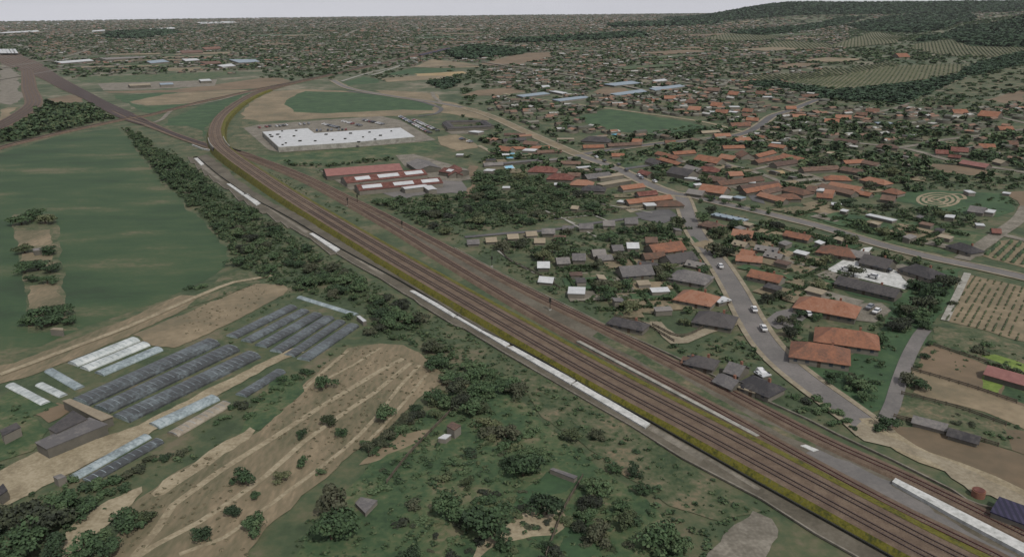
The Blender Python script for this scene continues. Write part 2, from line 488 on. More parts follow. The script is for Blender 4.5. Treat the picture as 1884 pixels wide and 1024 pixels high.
sheet('meadow', [(1500, 505), (1540, 510), (1650, 542), (1670, 536), (1700, 500), (1770, 495), (1720, 590), (1690, 640), (1640, 750), (1590, 760), (1500, 700), (1450, 650), (1560, 660), (1620, 610), (1640, 560), (1560, 540)], M_lush)
STRF = [(1783, 505), (1890, 530), (1990, 556), (1960, 640), (1870, 626), (1804, 606), (1738, 589)]
sheet('ploughed_field', STRF, M_tan)
sheet('grass_strip', [(1722, 600), (1800, 612), (1890, 640), (1960, 655), (1950, 720), (1860, 690), (1780, 660), (1716, 628)], M_scrub)
sheet('vegetable_garden', [(1700, 640), (1712, 634), (1800, 665), (1850, 690), (1884, 700), (1960, 730), (1940, 790), (1800, 736), (1690, 690)], M_brownf)
sheet('stubble_field', [(1680, 680), (1780, 712), (1884, 748), (1960, 775), (1940, 812), (1870, 782), (1790, 752), (1680, 722)], M_tan)
sheet('stubble_field', [(1640, 782), (1700, 788), (1800, 812), (1884, 838), (1960, 860), (1960, 950), (1884, 905), (1800, 872), (1740, 852), (1690, 830), (1645, 806)], M_brownf)
sheet('vegetable_garden', [(1655, 728), (1760, 752), (1850, 782), (1884, 796), (1870, 830), (1838, 822), (1640, 764)], M_scrub)
sheet('bare_ground', [(1850, 790), (1900, 796), (1900, 845), (1862, 828)], M_brownf)
sheet('orchard_ground', [(1806, 470), (1830, 446), (1860, 440), (1900, 450), (1900, 498)], M_stub)
M_lime = mat('lime_grass', [(84, 104, 52), (96, 116, 60), (108, 126, 70)], 0.15, contrast=.4)
sheet('lawn', [(1809, 691), (1848, 701), (1837, 725), (1807, 714)], M_lime)
sheet('lawn', [(1804, 654), (1830, 652), (1884, 670), (1930, 690), (1884, 688)], M_lime)
sheet('vegetable_garden', [(1850, 702), (1900, 718), (1890, 745), (1842, 727)], M_grass)
# left farm
sheet('allotment', [(0, 672), (27, 668), (134, 626), (211, 596), (334, 543), (385, 542), (356, 562), (236, 620), (60, 690), (0, 706)], M_stub)
sheet('stubble_field', [(244, 616), (334, 580), (400, 552), (468, 522), (520, 524), (530, 532), (522, 543), (470, 570), (391, 610), (320, 640), (280, 636), (262, 624)], M_tan)
sheet('meadow', [(390, 525), (420, 498), (455, 505), (480, 520), (400, 548), (340, 570)], M_scrub)
sheet('farm_track', [(-60, 900), (0, 866), (66, 832), (100, 826), (200, 800), (256, 782), (280, 768), (300, 758), (480, 668), (540, 640), (560, 648), (500, 672), (330, 768), (270, 802), (140, 866), (60, 908), (0, 934), (-60, 960)], M_pale)
sheet('bare_ground', [(62, 762), (106, 741), (140, 752), (90, 778)], M_brownf)
sheet('meadow', [(-40, 740), (0, 735), (20, 720), (110, 745), (60, 765), (90, 790), (60, 830), (-40, 862)], M_grass)
BRF = [(596, 672), (640, 640), (700, 632), (742, 635), (770, 648), (788, 668), (820, 690), (818, 704), (780, 726), (742, 760), (700, 800), (650, 832), (600, 880), (545, 925), (480, 985), (440, 1040), (400, 1100), (170, 1100), (190, 1030), (225, 960), (240, 930), (300, 884), (400, 830), (480, 792), (548, 720)]
sheet('stubble_field', BRF, M_stub)
sheet('meadow', [(500, 690), (548, 690), (560, 720), (480, 790), (440, 800), (470, 750)], M_grass)
sheet('bare_ground', [(278, 908), (300, 884), (360, 850), (400, 820), (460, 786), (470, 792), (458, 808), (400, 845), (302, 910), (285, 914)], M_pale)
sheet('bare_ground', [(60, 1060), (95, 1012), (140, 960), (200, 920), (261, 895), (262, 905), (220, 950), (150, 1010), (120, 1060)], M_pale)
sheet('meadow', [(690, 838), (760, 780), (850, 700), (940, 690), (960, 740), (1000, 780), (1100, 860), (1200, 930), (1260, 1000), (1240, 1100), (500, 1100), (560, 990), (610, 930)], M_grass)
sheet('dry_meadow', [(945, 690), (1000, 670), (1060, 700), (1150, 765), (1230, 832), (1330, 900), (1400, 940), (1330, 960), (1230, 930), (1120, 850), (1000, 770)], M_scrub)
sheet('bare_ground', [(952, 950), (985, 925), (1030, 935), (1046, 960), (1020, 985), (960, 992), (900, 1010), (860, 1040), (880, 1000)], M_pale)
sheet('bare_ground', [(735, 800), (790, 790), (775, 812), (700, 846), (660, 856)], M_tan)
sheet('lawn', [(1040, 950), (1100, 1000), (1120, 1060), (1010, 1060)], M_lush)
sheet('lawn', [(1006, 868), (1060, 878), (1042, 905), (1000, 915), (944, 935), (950, 910)], M_lush)
sheet('gravel_lot', [(1330, 985), (1385, 940), (1420, 955), (1432, 975), (1400, 1040), (1390, 1100), (1230, 1100)], M_gravel)
# pale tractor tracks across the stubble
for pts, wd in (([(742, 660), (700, 682), (660, 706), (585, 752), (502, 806), (401, 869), (318, 930), (288, 976), (247, 1024), (215, 1090)], 1.9),
                ([(755, 668), (690, 722), (630, 762), (560, 812), (485, 879), (368, 960), (284, 1004), (200, 1060)], 1.6),
                ([(772, 672), (735, 712), (690, 770), (630, 829), (518, 913), (411, 990), (330, 1020)], 1.2),
                ([(640, 645), (600, 680), (560, 715)], 1.2), ([(700, 640), (650, 672), (596, 700)], 1.0),
                ([(784, 690), (748, 735), (700, 790), (672, 816)], 1.0)):
    path('tractor_track', pts, wd, M_pale, occ=False)

# paved yards
sheet('car_park', [(448, 236), (474, 230), (700, 214), (738, 222), (802, 258), (768, 262), (700, 268), (516, 281), (494, 276)], M_gravel)
sheet('asphalt_yard', [(672, 345), (700, 340), (845, 328), (862, 350), (860, 358), (830, 355), (760, 361), (745, 368), (724, 363), (690, 351)], M_asph)
sheet('concrete_yard', [(586, 314), (604, 316), (660, 346), (645, 350), (575, 306)], M_gravel)
sheet('concrete_yard', [(728, 286), (762, 284), (790, 292), (826, 302), (862, 312), (868, 330), (845, 334), (800, 332), (745, 307)], M_gravel)
sheet('dirt_lot', [(862, 304), (880, 306), (872, 332), (866, 362), (850, 366), (866, 344)], M_brownf)
sheet('dirt_lot', [(805, 252), (840, 248), (870, 262), (880, 272), (840, 278), (812, 268)], M_tan)
sheet('paved_yard', [(820, 242), (868, 236), (902, 238), (870, 246), (830, 247)], M_gravel)
sheet('concrete_car_park', [(1590, 456), (1606, 455), (1590, 474), (1610, 488), (1656, 500), (1660, 512), (1674, 525), (1664, 533), (1530, 500), (1522, 496)], M_white)
sheet('paved_yard', [(1640, 490), (1660, 486), (1700, 500), (1690, 530), (1672, 522)], M_gravel)
sheet('car_park', [(1428, 574), (1462, 566), (1474, 555), (1482, 562), (1490, 580), (1462, 602), (1430, 606), (1404, 592)], M_asph)
sheet('paved_yard', [(1560, 572), (1580, 558), (1622, 558), (1640, 572), (1610, 594), (1575, 590)], M_gravel)
sheet('concrete_yard', [(1140, 380), (1175, 374), (1218, 372), (1190, 384), (1160, 392)], M_walk)
sheet('paved_yard', [(1168, 392), (1230, 384), (1250, 400), (1220, 412), (1180, 404)], M_asphd)
sheet('asphalt_yard', [(1370, 352), (1400, 358), (1408, 376), (1384, 370)], M_asphd)
sheet('asphalt_yard', [(1790, 254), (1870, 240), (1876, 246), (1820, 256), (1790, 260)], M_gravel)
sheet('sand_pit', [(1410, 315), (1440, 314), (1448, 321), (1432, 323)], M_straw)
sheet('gravel_lot', [(1840, 354), (1884, 352), (1884, 400), (1868, 396), (1872, 370)], M_brownf)
OCC.append(GP([(1680, 352), (1784, 352), (1788, 382), (1690, 384)]))
# stone maze garden: concentric pale paths
for k, (rx, ry) in enumerate(((38, 13), (28, 9), (17, 5.5))):
    path('garden_path', [(1722 + rx * math.cos(a) + 4, 368 + ry * math.sin(a)) for a in np.linspace(0, 2 * math.pi, 14)], 1.7, M_pale, step=3, occ=(k == 0))
path('garden_path', [(1696, 362), (1722, 368), (1745, 378)], 1.6, M_pale, step=3, occ=False)
path('garden_path', [(1748, 360), (1722, 368), (1700, 372)], 1.6, M_pale, step=3, occ=False)
path('garden_path', [(1748, 358), (1768, 358), (1776, 366), (1764, 367)], 2.0, M_pale, step=3, occ=False)

# ------------------------------------------------------------------ roads
def road(pts, width, walk=0, m=None, wm=None, mark=False):
    P = GP(pts)
    if walk:
        LAY[0] += 1
        L = smooth(P, 6)
        z0 = 0.03 + 0.0022 * LAY[0] + (0.7 if float(np.max(hgt(L[:, 0], L[:, 1]))) > 0.05 else 0)
        W2 = width / 2 + walk
        for s in (-1, 1):
            a, b = sorted((s * width / 2, s * W2))
            strip('pavement', L, [(a, z0), (a, z0 + 0.13), (b, z0 + 0.13), (b, z0)], wm or M_walk, kind='structure')
    L = path('road', P, width, m or M_asph, step=6, world=True)
    if mark:
        LAY[0] += 1
        z1 = 0.05 + 0.0022 * LAY[0]
        mb = MB()
        A, B = offs(L, -0.09), offs(L, 0.09)
        for i in range(0, len(L) - 1, 2):
            mb.add([(*A[i], z1), (*B[i], z1), (*B[i + 1], z1), (*A[i + 1], z1)], [(0, 3, 2, 1)][::-1])
        tag(mb.build('road_marking', M_mark), kind='structure')
    return L
MAIN = [(612, 148), (640, 162), (690, 172), (745, 181), (790, 187), (850, 198), (902, 214), (962, 241), (1010, 262), (1063, 285), (1130, 309), (1197, 341), (1240, 357), (1274, 361), (1320, 373), (1388, 388), (1455, 404), (1522, 421), (1622, 451), (1722, 476), (1800, 492), (1884, 511), (2000, 540)]
MS = [(1252, 361), (1258, 372), (1264, 390), (1272, 412), (1284, 435), (1304, 462), (1326, 492), (1344, 520), (1360, 548), (1372, 572), (1386, 597), (1406, 628), (1436, 662), (1478, 697), (1530, 735), (1578, 770), (1612, 800)]
road(MAIN[:14], 7.2, 2.2, mark=False)
road(MAIN[5:10], 9.5, 0, m=M_tan)
road(MAIN[13:], 7.0, 1.2, mark=False)
road(MS, 7.4, 1.8, mark=False)
road([(1511, 182), (1495, 187), (1455, 203), (1421, 214), (1398, 231), (1374, 244), (1338, 252), (1254, 260), (1200, 266), (1130, 275), (1075, 284)], 7.5, 2.0, M_asphd)
road([(1769, 478), (1802, 455), (1836, 431), (1873, 405), (1890, 380)], 6.5, 0, M_gravel)
road([(1836, 431), (1860, 436), (1900, 446)], 5, 0, M_gravel)
road([(1612, 796), (1628, 776), (1642, 745), (1655, 700), (1672, 655), (1692, 618), (1702, 606)], 4.2, 0, M_asph)
road([(1602, 770), (1630, 800), (1668, 826), (1700, 842), (1760, 862), (1820, 886), (1900, 925), (1980, 965)], 6.5, 0, M_pale)
sheet('gravel_lot', [(1585, 776), (1640, 806), (1700, 832), (1760, 855), (1884, 915), (1884, 936), (1822, 912), (1790, 910), (1750, 880), (1710, 848), (1655, 826), (1590, 812), (1570, 795)], M_walk)
road([(1780, 503), (1760, 545), (1738, 590)], 2.6, 0, M_conc)
road([(1254, 298), (1300, 295), (1364, 290), (1390, 295), (1415, 301), (1470, 318), (1525, 336)], 5.2, 1.0, M_gravel)
road([(1142, 312), (1200, 304), (1254, 298)], 5.2, 0, M_asphd)
road([(1321, 297), (1350, 306), (1381, 314), (1455, 342)], 4.5, 0, M_gravel)
road([(1381, 314), (1410, 307), (1425, 303)], 4, 0, M_gravel)
road([(1525, 336), (1500, 340), (1484, 338)], 4, 0, M_gravel)
road([(1268, 355), (1300, 351), (1350, 345), (1375, 352)], 4, 0, M_gravel)
road([(925, 172), (952, 177), (1030, 188), (1150, 204), (1258, 219), (1310, 228), (1364, 242)], 4.5, 0, M_pale)
road([(1398, 241), (1440, 247), (1488, 254), (1570, 263), (1655, 272), (1700, 282), (1742, 294), (1800, 304), (1900, 320)], 6, 0, M_gravel)
road([(1655, 272), (1700, 265), (1742, 257), (1800, 250), (1884, 238)], 5.5, 0, M_gravel)
road([(1655, 197), (1700, 200), (1770, 206), (1820, 212), (1900, 230)], 6, 0, M_gravel)
road([(1600, 210), (1655, 197), (1685, 182)], 5, 0, M_gravel)
road([(1685, 182), (1730, 160), (1776, 144)], 4, 0, M_pale)
road([(1254, 152), (1300, 159), (1360, 166), (1420, 174), (1495, 184)], 5, 0, M_gravel)
road([(795, 170), (800, 180), (812, 188)], 5, 0, M_gravel)
road([(1205, 592), (1240, 630), (1258, 628), (1300, 610), (1360, 592)], 4, 0, M_walk)
road([(1130, 590), (1175, 594), (1210, 600), (1250, 626)], 3, 0, M_walk)
road([(855, 437), (930, 430), (1010, 424), (1100, 410), (1180, 400), (1240, 392)], 3.5, 0, M_asphd)
road([(800, 222), (770, 226), (740, 220), (620, 166)], 5, 0, M_gravel) if False else None
road([(880, 268), (900, 278), (910, 284)], 4, 0, M_walk)
road([(640, 168), (720, 178), (768, 186), (800, 195), (812, 201), (800, 210), (770, 214)], 5, 0, M_asphd)
path('farm_track', [(0, 690), (60, 668), (134, 640), (236, 602), (340, 556), (430, 520), (500, 508)], 2.5, M_pale, occ=False)
path('footpath', [(230, 236), (260, 268), (300, 306), (345, 335)], 2.0, M_gravel, occ=False)
for pts in ([(1002, 388), (1030, 400), (1058, 412)], [(1040, 405), (1100, 438)], [(1096, 398), (1130, 412)], [(1012, 430), (1042, 444)], [(1094, 396), (1020, 404)], [(1106, 376), (1200, 392)], [(916, 462), (940, 480)], [(940, 480), (985, 504)]):
    path('garden_path', pts, 1.1, M_conc, step=5, occ=False)
path('grey_track', [(283, 226), (298, 220), (309, 209), (319, 202), (345, 196), (402, 185), (450, 172), (500, 164)], 4.5, M_gravel)
path('concrete_ramp', [(628, 150), (670, 137), (716, 126)], 5, M_conc)
path('concrete_ramp', [(674, 138), (694, 136), (748, 117)], 5, M_conc)

# ------------------------------------------------------------------ railways
def lift_line(pts, step=6):
    """pts = (px, py, z): survey points at height z -> smooth 3-D line"""
    return smooth([(*G(a, b, z), z) for a, b, z in pts], step)

def bed(pts, half, m, name='railway_bed', side=1.2, occ=True, verge=None):
    L = lift_line(pts)
    base = 0.02
    sect = [(-half - side, 0), (-half, 1), (half, 1), (half + side, 0)]
    zz = [(base, 0.0), (0.35, 1), (0.35, 1), (base, 0.0)]
    cols = [(o, z) for (o, _), z in zip(sect, zz)]
    strip(name, L, cols, m, kind='structure')
    if verge:
        l, r = verge
        iv = int(np.argmin(np.hypot(L[:, 0] - G(492, 164, 2)[0], L[:, 1] - G(492, 164, 2)[1])))
        Lfull, L = L, L[:iv]
        a, b = half + 0.05, half + 0.05 + r
        strip('mossy_verge', L, [(a, (0.39, 1)), (b, (0.18, 0.7)), (b + 1.2, (0.02, 0))], M_verge, kind='structure')
        a, b = -half - 0.05, -half - 0.05 - l
        strip('mossy_verge', L, [(b - 1.2, (0.02, 0)), (b, (0.18, 0.7)), (a, (0.39, 1))], M_verge, kind='structure')
        L = Lfull
    if occ:
        a, b = offs(L, half + side + 4), offs(L, -half - side - 4)
        OCC.append([tuple(p) for p in a] + [tuple(p) for p in b[::-1]])
    return L

def track(L, label, group, rust=False, sleepers=True, rw=0.11, gauge=1.5, zl=0.36, spacing=0.65, maxd=420):
    root = empty('railway_track', (float(L[0][0]), float(L[0][1]), 0))
    tag(root, label, 'railway track', group)
    Q = L.copy(); Q[:, 0] -= L[0][0]; Q[:, 1] -= L[0][1]
    m = M_railr if rust else M_rail
    for s in (-1, 1):
        c = s * gauge / 2
        strip('rail', Q, [(c - rw, (zl, 1)), (c - rw, (zl + 0.2, 1)), (c + rw, (zl + 0.2, 1)), (c + rw, (zl, 1))], m, root)
    if sleepers:
        d = np.hypot(L[:, 0], L[:, 1])
        P = Q[d < maxd]
        if len(P) > 3:
            P = smooth([tuple(p) for p in P], spacing) if False else P
            seg = np.hypot(*np.diff(P[:, :2], axis=0).T); s_ = np.concatenate([[0], np.cumsum(seg)])
            ss = np.arange(0, s_[-1], spacing)
            X = np.interp(ss, s_, P[:, 0]); Y = np.interp(ss, s_, P[:, 1]); Z = np.interp(ss, s_, P[:, 2])
            T = np.stack([np.gradient(X), np.gradient(Y)], 1); T /= np.linalg.norm(T, axis=1)[:, None]
            mb = MB()
            for i in range(len(ss)):
                tx, ty = T[i] * 0.13; nx, ny = -T[i][1] * 1.25, T[i][0] * 1.25
                x, y, z = X[i], Y[i], Z[i] + zl + 0.04
                mb.add([(x - nx - tx, y - ny - ty, z), (x + nx - tx, y + ny - ty, z), (x + nx + tx, y + ny + ty, z), (x - nx + tx, y - ny + ty, z)], [(0, 3, 2, 1)][::-1])
            o = mb.build('sleeper', M_sleep, root); tag(o, kind='stuff')
    return root

def off3(L, d):
    return np.column_stack([offs(L, d), L[:, 2]])

# line A: the double track on its own embankment that bends away over the flat junction
A_px = [(1950, 1128, 1.2), (1750, 1032, 1.2), (1640, 975, 1.2), (1500, 900, 1.2), (1300, 793, 1.3), (1100, 688, 1.4), (920, 587, 1.6), (740, 484, 1.9), (620, 413, 2.2), (530, 358, 2.8), (470, 318, 3.6), (430, 290, 4.4), (404, 268, 4.8), (396, 250, 4.8), (396, 236, 4.6), (404, 218, 4.0), (420, 202, 3.4), (446, 184, 2.6), (480, 168, 2), (530, 154, 1.6), (600, 139, 1.2), (650, 128, 1), (720, 112, 1), (790, 95, 1), (850, 82, 1), (920, 70, 1)]
LA = bed(A_px, 5.2, M_ball, verge=(2.7, 0.8), side=1.0)
for d, w_ in ((-2.4, 'left'), (2.4, 'right')):
    track(off3(LA, d), 'long dark-railed track curving between the mossy verges, %s of the pair' % ('the lower left' if d > 0 else 'the upper right'), 'twin tracks between the mossy verges')
# line B
B1_px = [(1960, 1096, .5), (1824, 1021, .5), (1675, 949, .5), (1500, 856, .5), (1275, 731, .5), (1100, 640, .5), (960, 563, .5), (824, 482, .5), (740, 430, .5), (690, 401, .5), (640, 373, .5), (560, 331, .5), (480, 298, .5), (440, 284, .5), (384, 272, .5)]
B2_px = [(1960, 1024, .5), (1884, 984, .5), (1686, 887, .5), (1500, 803, .5), (1319, 709, .5), (1124, 611, .5), (959, 530, .5), (824, 457, .5), (751, 418, .5), (700, 392, .5), (640, 363, .5), (560, 324, .5), (480, 293, .5), (440, 279, .5), (384, 267, .5)]
LB1 = bed(B1_px, 2.3, M_ball, side=1.0)
LB2 = bed(B2_px, 2.3, M_ball, side=1.0)
mid = [((a[0] + b[0]) / 2, (a[1] + b[1]) / 2) for a, b in zip(B1_px, B2_px)]
a = smooth(GP([(p[0], p[1]) for p in B1_px]), 8); b = smooth(GP([(p[0], p[1]) for p in B2_px]), 8)
PB = [tuple(p) for p in a[:-20]] + [tuple(p) for p in b[:-20][::-1]]
sheet('grey_ballast_ground', PB, M_ball2, world=True)
track(LB1, 'rusty track just above the grass strip, nearer of the two widely spaced ones', 'rusty tracks beside the houses', rust=True)
track(LB2, 'rusty track along the long low wall nearest the houses', 'rusty tracks beside the houses', rust=True)
# gravel between embankment and walkway, and walkway outside the dark wall
WALL = [(356, 291), (362, 290), (377, 302), (391, 314), (403, 324), (430, 343), (450, 357), (481, 375), (510, 390), (544, 409), (583, 433), (628, 460), (687, 492), (740, 521), (800, 557), (838, 581), (893, 613), (937, 634), (1000, 668), (1100, 727), (1144, 751), (1200, 781), (1275, 824), (1380, 884), (1500, 951), (1631, 1024), (1760, 1100)]
CURB = [(345, 289), (352, 301), (359, 302), (365, 314), (371, 310), (378, 325), (383, 322), (394, 336), (400, 337), (413, 348), (422, 350), (440, 371), (449, 369), (462, 385), (470, 385), (483, 394), (491, 393), (510, 411), (517, 409), (530, 421), (535, 420), (557, 434), (571, 440), (608, 470), (619, 468), (654, 489), (700, 514), (740, 540), (762, 552), (773, 562), (834, 599), (854, 606), (915, 643), (985, 684), (1100, 751), (1160, 785), (1222, 824), (1254, 844), (1400, 920), (1500, 984), (1572, 1024), (1690, 1100)]
sheet('walkway', WALL + CURB[::-1], M_ball2)
sheet('gravel_strip', [(380, 285), (396, 296), (440, 334), (520, 382), (600, 428), (702, 490), (760, 522), (870, 592), (935, 628), (960, 642)] + WALL[::-1][9:], M_ball2)

def wallrun(name, pts, h, th, m, label, cat, step=12, z=0.0, group=None, corner=False):
    P = GP(pts)
    L = np.array(P) if corner else smooth(P, step)
    o0 = L[0]
    Q = L - o0
    Q = np.column_stack([Q, np.zeros(len(Q))])
    o = strip(name, Q, [(-th / 2, z), (-th / 2, z + h), (th / 2, z + h), (th / 2, z)], m)
    o.location = (o0[0], o0[1], 0)
    return tag(o, label, cat, group)
wallrun('retaining_wall', WALL, 0.95, 0.4, M_dark, 'long dark retaining wall between the mossy verge and the pale walkway', 'retaining wall')
wallrun('low_wall', CURB, 0.45, 0.4, M_gravel, 'thin zigzag pale kerb wall on the grassy slope side of the walkway', 'low wall', corner=True, z=0.2)
wallrun('low_wall', [(836, 457), (900, 492), (959, 523), (1068, 576), (1117, 601), (1240, 657), (1373, 722), (1484, 772), (1539, 800), (1642, 848), (1708, 881), (1752, 903), (1778, 921), (1800, 930), (1824, 936), (1842, 946), (1860, 965)], 0.6, 0.45, M_gravel, 'long thin pale wall between the rusty track and the houses', 'low wall')

def slab(pts, label, z0=0.3, h=0.5, m=None, cat='concrete slab', name='concrete_slab', group=None):
    P = GP(pts)
    cx, cy = np.mean([p[0] for p in P]), np.mean([p[1] for p in P])
    root = [(x - cx, y - cy) for x, y in P]
    n = len(root)
    area = sum(root[i][0] * root[(i + 1) % n][1] - root[(i + 1) % n][0] * root[i][1] for i in range(n))
    if area < 0: root = root[::-1]
    v = [(x, y, z0) for x, y in root] + [(x, y, z0 + h) for x, y in root]
    f = [tuple(range(n, 2 * n))] + [(i, (i + 1) % n, (i + 1) % n + n, i + n) for i in range(n)]
    o = mesh(name, v, f, m or M_white)
    o.location = (cx, cy, 0)
    return tag(o, label, cat, group)
for i, (q, l) in enumerate((([(357, 293), (364, 292), (376, 304), (370, 306)], 'small white slab at the far end of the walkway near the rail crossing'),
    ([(417, 340), (424, 340), (450, 358), (446, 361)], 'short white slab on the walkway, second from the far end'),
    ([(447, 361), (455, 358), (480, 376), (472, 380)], 'short broad white slab on the walkway, third from the far end'),
    ([(569, 432), (576, 431), (626, 461), (618, 466)], 'white slab alone in the middle of the walkway beside the leafy belt'),
    ([(754, 538), (762, 537), (842, 582), (834, 586)], 'first white slab of the long row of four, farthest one'),
    ([(837, 586), (845, 584), (891, 610), (883, 613)], 'short white slab second in the long row of four'),
    ([(884, 613), (892, 611), (938, 636), (930, 641)], 'short white slab third in the long row of four'),
    ([(933, 642), (944, 640), (1059, 703), (1049, 710)], 'longer white slab above the bramble slope, fourth of the long row'),
    ([(1052, 711), (1062, 705), (1196, 783), (1187, 791)], 'longest and nearest white slab beside the dark retaining wall'))):
    slab(q, l, group='white slabs along the walkway')
# pale thinner slabs of worn concrete between them
for q in ([(366, 305), (376, 304), (412, 334), (404, 334)], [(482, 376), (486, 377), (569, 428), (562, 430)], [(626, 461), (630, 462), (712, 506), (700, 506)], [(1190, 790), (1200, 784), (1300, 842), (1290, 850)], [(1300, 846), (1306, 844), (1400, 900), (1394, 904)]):
    sheet('worn_concrete', q, M_gravel)
# platforms
o = slab([(1060, 632), (1067, 631), (1230, 717), (1398, 806), (1390, 808), (1226, 720)], 'narrow white platform strip between the mossy verge and the rusty track', 0.3, 0.7, M_conc, 'platform', 'railway_platform')
o = slab([(1640, 893), (1646, 886), (1760, 944), (1900, 1016), (2000, 1066), (1975, 1078), (1884, 1027), (1750, 955)], 'broad white platform between the two rusty tracks in the right corner', 0.3, 0.9, M_white, 'platform', 'railway_platform')
slab([(1472, 822), (1482, 820), (1506, 830), (1496, 833)], 'small white slab lying between the rusty tracks', 0.1, 0.4, M_white)
sheet('worn_asphalt', [(1500, 826), (1560, 850), (1640, 888), (1640, 896), (1720, 945), (1884, 1035), (1950, 1072), (1930, 1082), (1700, 955), (1560, 880), (1480, 836)], M_asph)
sheet('grass_strip', [(1100, 612), (1180, 650), (1280, 712), (1400, 775), (1500, 820), (1500, 826), (1440, 802), (1300, 735), (1180, 668), (1090, 620)], M_scrub)
# trunk line: the wide multi-track bed to the upper left
EL = smooth(GP([(384, 275), (330, 257), (270, 234), (227, 221), (190, 203), (154, 183), (109, 163), (73, 144), (36, 131), (0, 116), (-30, 104)]), 12)
ER = smooth(GP([(386, 266), (330, 247), (319, 243), (254, 213), (200, 189), (145, 160), (109, 140), (73, 116), (45, 105), (34, 96)]), 12)
def resamp(L, n):
    s_ = np.concatenate([[0], np.cumsum(np.hypot(*np.diff(L, axis=0).T))]); t = np.linspace(0, s_[-1], n)
    return np.column_stack([np.interp(t, s_, L[:, 0]), np.interp(t, s_, L[:, 1])])
n = 120
EL, ER = resamp(EL, n), resamp(ER, n)
v = np.concatenate([np.column_stack([EL, np.full(n, .52)]), np.column_stack([ER, np.full(n, .52)])])
tag(mesh('railway_yard_bed', v, [(i, i + 1, n + i + 1, n + i) for i in range(n - 1)], M_ball), kind='structure')
OCC.append([tuple(p) for p in EL] + [tuple(p) for p in ER[::-1]])
for k, fr in enumerate((0.08, 0.2, 0.32, 0.44, 0.56, 0.68, 0.8, 0.92)):
    i0 = 0 if k in (3, 5) else int(n * (0.1 + 0.04 * (k % 3)))
    Lk = np.column_stack([EL * (1 - fr) + ER * fr, np.full(n, .18)])[i0:]
    track(Lk, '%s track of the wide brown yard running to the upper left' % ['first', 'second', 'third', 'fourth', 'fifth', 'sixth', 'seventh', 'eighth'][k], 'yard tracks to the upper left', sleepers=False, rw=0.42)
# side branch of the yard that curves away to the left edge
LD = bed([(50, 130, .5), (52, 145, .5), (54, 163, .5), (60, 178, .5), (62, 190, .5), (50, 202, .5), (22, 220, .5), (-10, 236, .5), (-60, 256, .5)], 9, M_ball)
for k in (-6.2, -2, 2.2, 6.2):
    track(off3(LD, k), '%s track of the brown branch curving to the left edge' % {-6.2: 'outermost', -2: 'second', 2.2: 'third', 6.2: 'innermost'}[k], 'branch tracks at the left edge', sleepers=False, rw=0.34)
# single line crossing the yard
LC_ = bed([(-60, 289, .9), (0, 271, .9), (30, 263, .9), (109, 244, .9), (170, 231, .9), (227, 219, .9), (270, 212, .9), (319, 200, .9), (370, 187, .9), (421, 176, .9), (475, 164, .9), (530, 153, .9), (584, 142, .9), (649, 129, .9), (720, 113, .9), (800, 95, .9)], 3.2, M_ball)
track(LC_, 'single track crossing the yard beside the large green field', 'single crossing track', maxd=1200, spacing=3.2, rw=0.14)
# bridge deck edges where line A passes over
i0 = int(np.argmin(np.hypot(LA[:, 0] - G(398, 258, 7)[0], LA[:, 1] - G(398, 258, 7)[1])))
seg = LA[i0 - 4:i0 + 5]
cx, cy = seg[4][:2]
br = empty('rail_bridge', (cx, cy, 0)); tag(br, 'concrete rail bridge carrying the curved double track over the brown trunk line', 'bridge')
Q = seg.copy(); Q[:, 0] -= cx; Q[:, 1] -= cy
strip('bridge_parapet', Q, [(-6.2, (-0.3, 1)), (-6.2, (1.2, 1)), (-5.7, (1.2, 1)), (-5.7, (-0.3, 1))], M_conc, br)
strip('bridge_parapet', Q, [(5.7, (-0.3, 1)), (5.7, (1.2, 1)), (6.2, (1.2, 1)), (6.2, (-0.3, 1))], M_conc, br)
strip('bridge_deck', Q, [(-6.4, (0.2, 0)), (-6.4, (0.25, 1)), (6.4, (0.25, 1)), (6.4, (0.2, 0))], M_gravel, br)
wallrun('low_wall', [(354, 268), (372, 275), (388, 278)], 1.2, 0.8, M_white, 'short white wall below the rail bridge beside the brown trunk line', 'low wall')
wallrun('low_wall', [(416, 272), (428, 276), (443, 281)], 1.6, 1.0, M_dark, 'short dark wall right of the rail bridge', 'low wall')
wallrun('low_wall', [(407, 244), (409, 252), (409, 262)], 1.2, 1.4, M_conc, 'short thick pale wall on the inner side of the rail curve', 'low wall')
# ------------------------------------------------------------------ buildings
def proj(x, y, z=0.0):
    d = (x, y, z - CAMH)
    f = d[1] * cp_ - d[2] * sp_
    up = d[1] * sp_ + d[2] * cp_
    u, v = d[0] / f, up / f
    u, v = u * cr_ + v * sr_, -u * sr_ + v * cr_
    return 942 + u * FPX, 512 - v * FPX

FOOT = []         # (x, y, radius) of everything that stands
ORD = ['first', 'second', 'third', 'fourth', 'fifth', 'sixth', 'seventh', 'eighth', 'ninth', 'tenth', 'eleventh', 'twelfth', 'thirteenth', 'fourteenth', 'fifteenth', 'sixteenth', 'seventeenth', 'eighteenth', 'nineteenth', 'twentieth']

def order_labels(items, desc, group):
    """items = [(object, px)]: each is told apart by its place from the left"""
    items = sorted(items, key=lambda t: t[1])
    n = len(items)
    for i, (o, _) in enumerate(items):
        o['group'] = group
        if n == 1: o['label'] = 'the only ' + desc[0]
        elif i == n - 1 and n > 2: o['label'] = 'rightmost of the ' + desc[1]
        elif i == 0: o['label'] = 'leftmost of the ' + desc[1]
        elif i < 20: o['label'] = ORD[i] + ' from the left of the ' + desc[1]
        elif n - 1 - i < 19: o['label'] = ORD[n - 1 - i] + ' from the right of the ' + desc[1]
        else: o['label'] = 'one of the ' + desc[1]

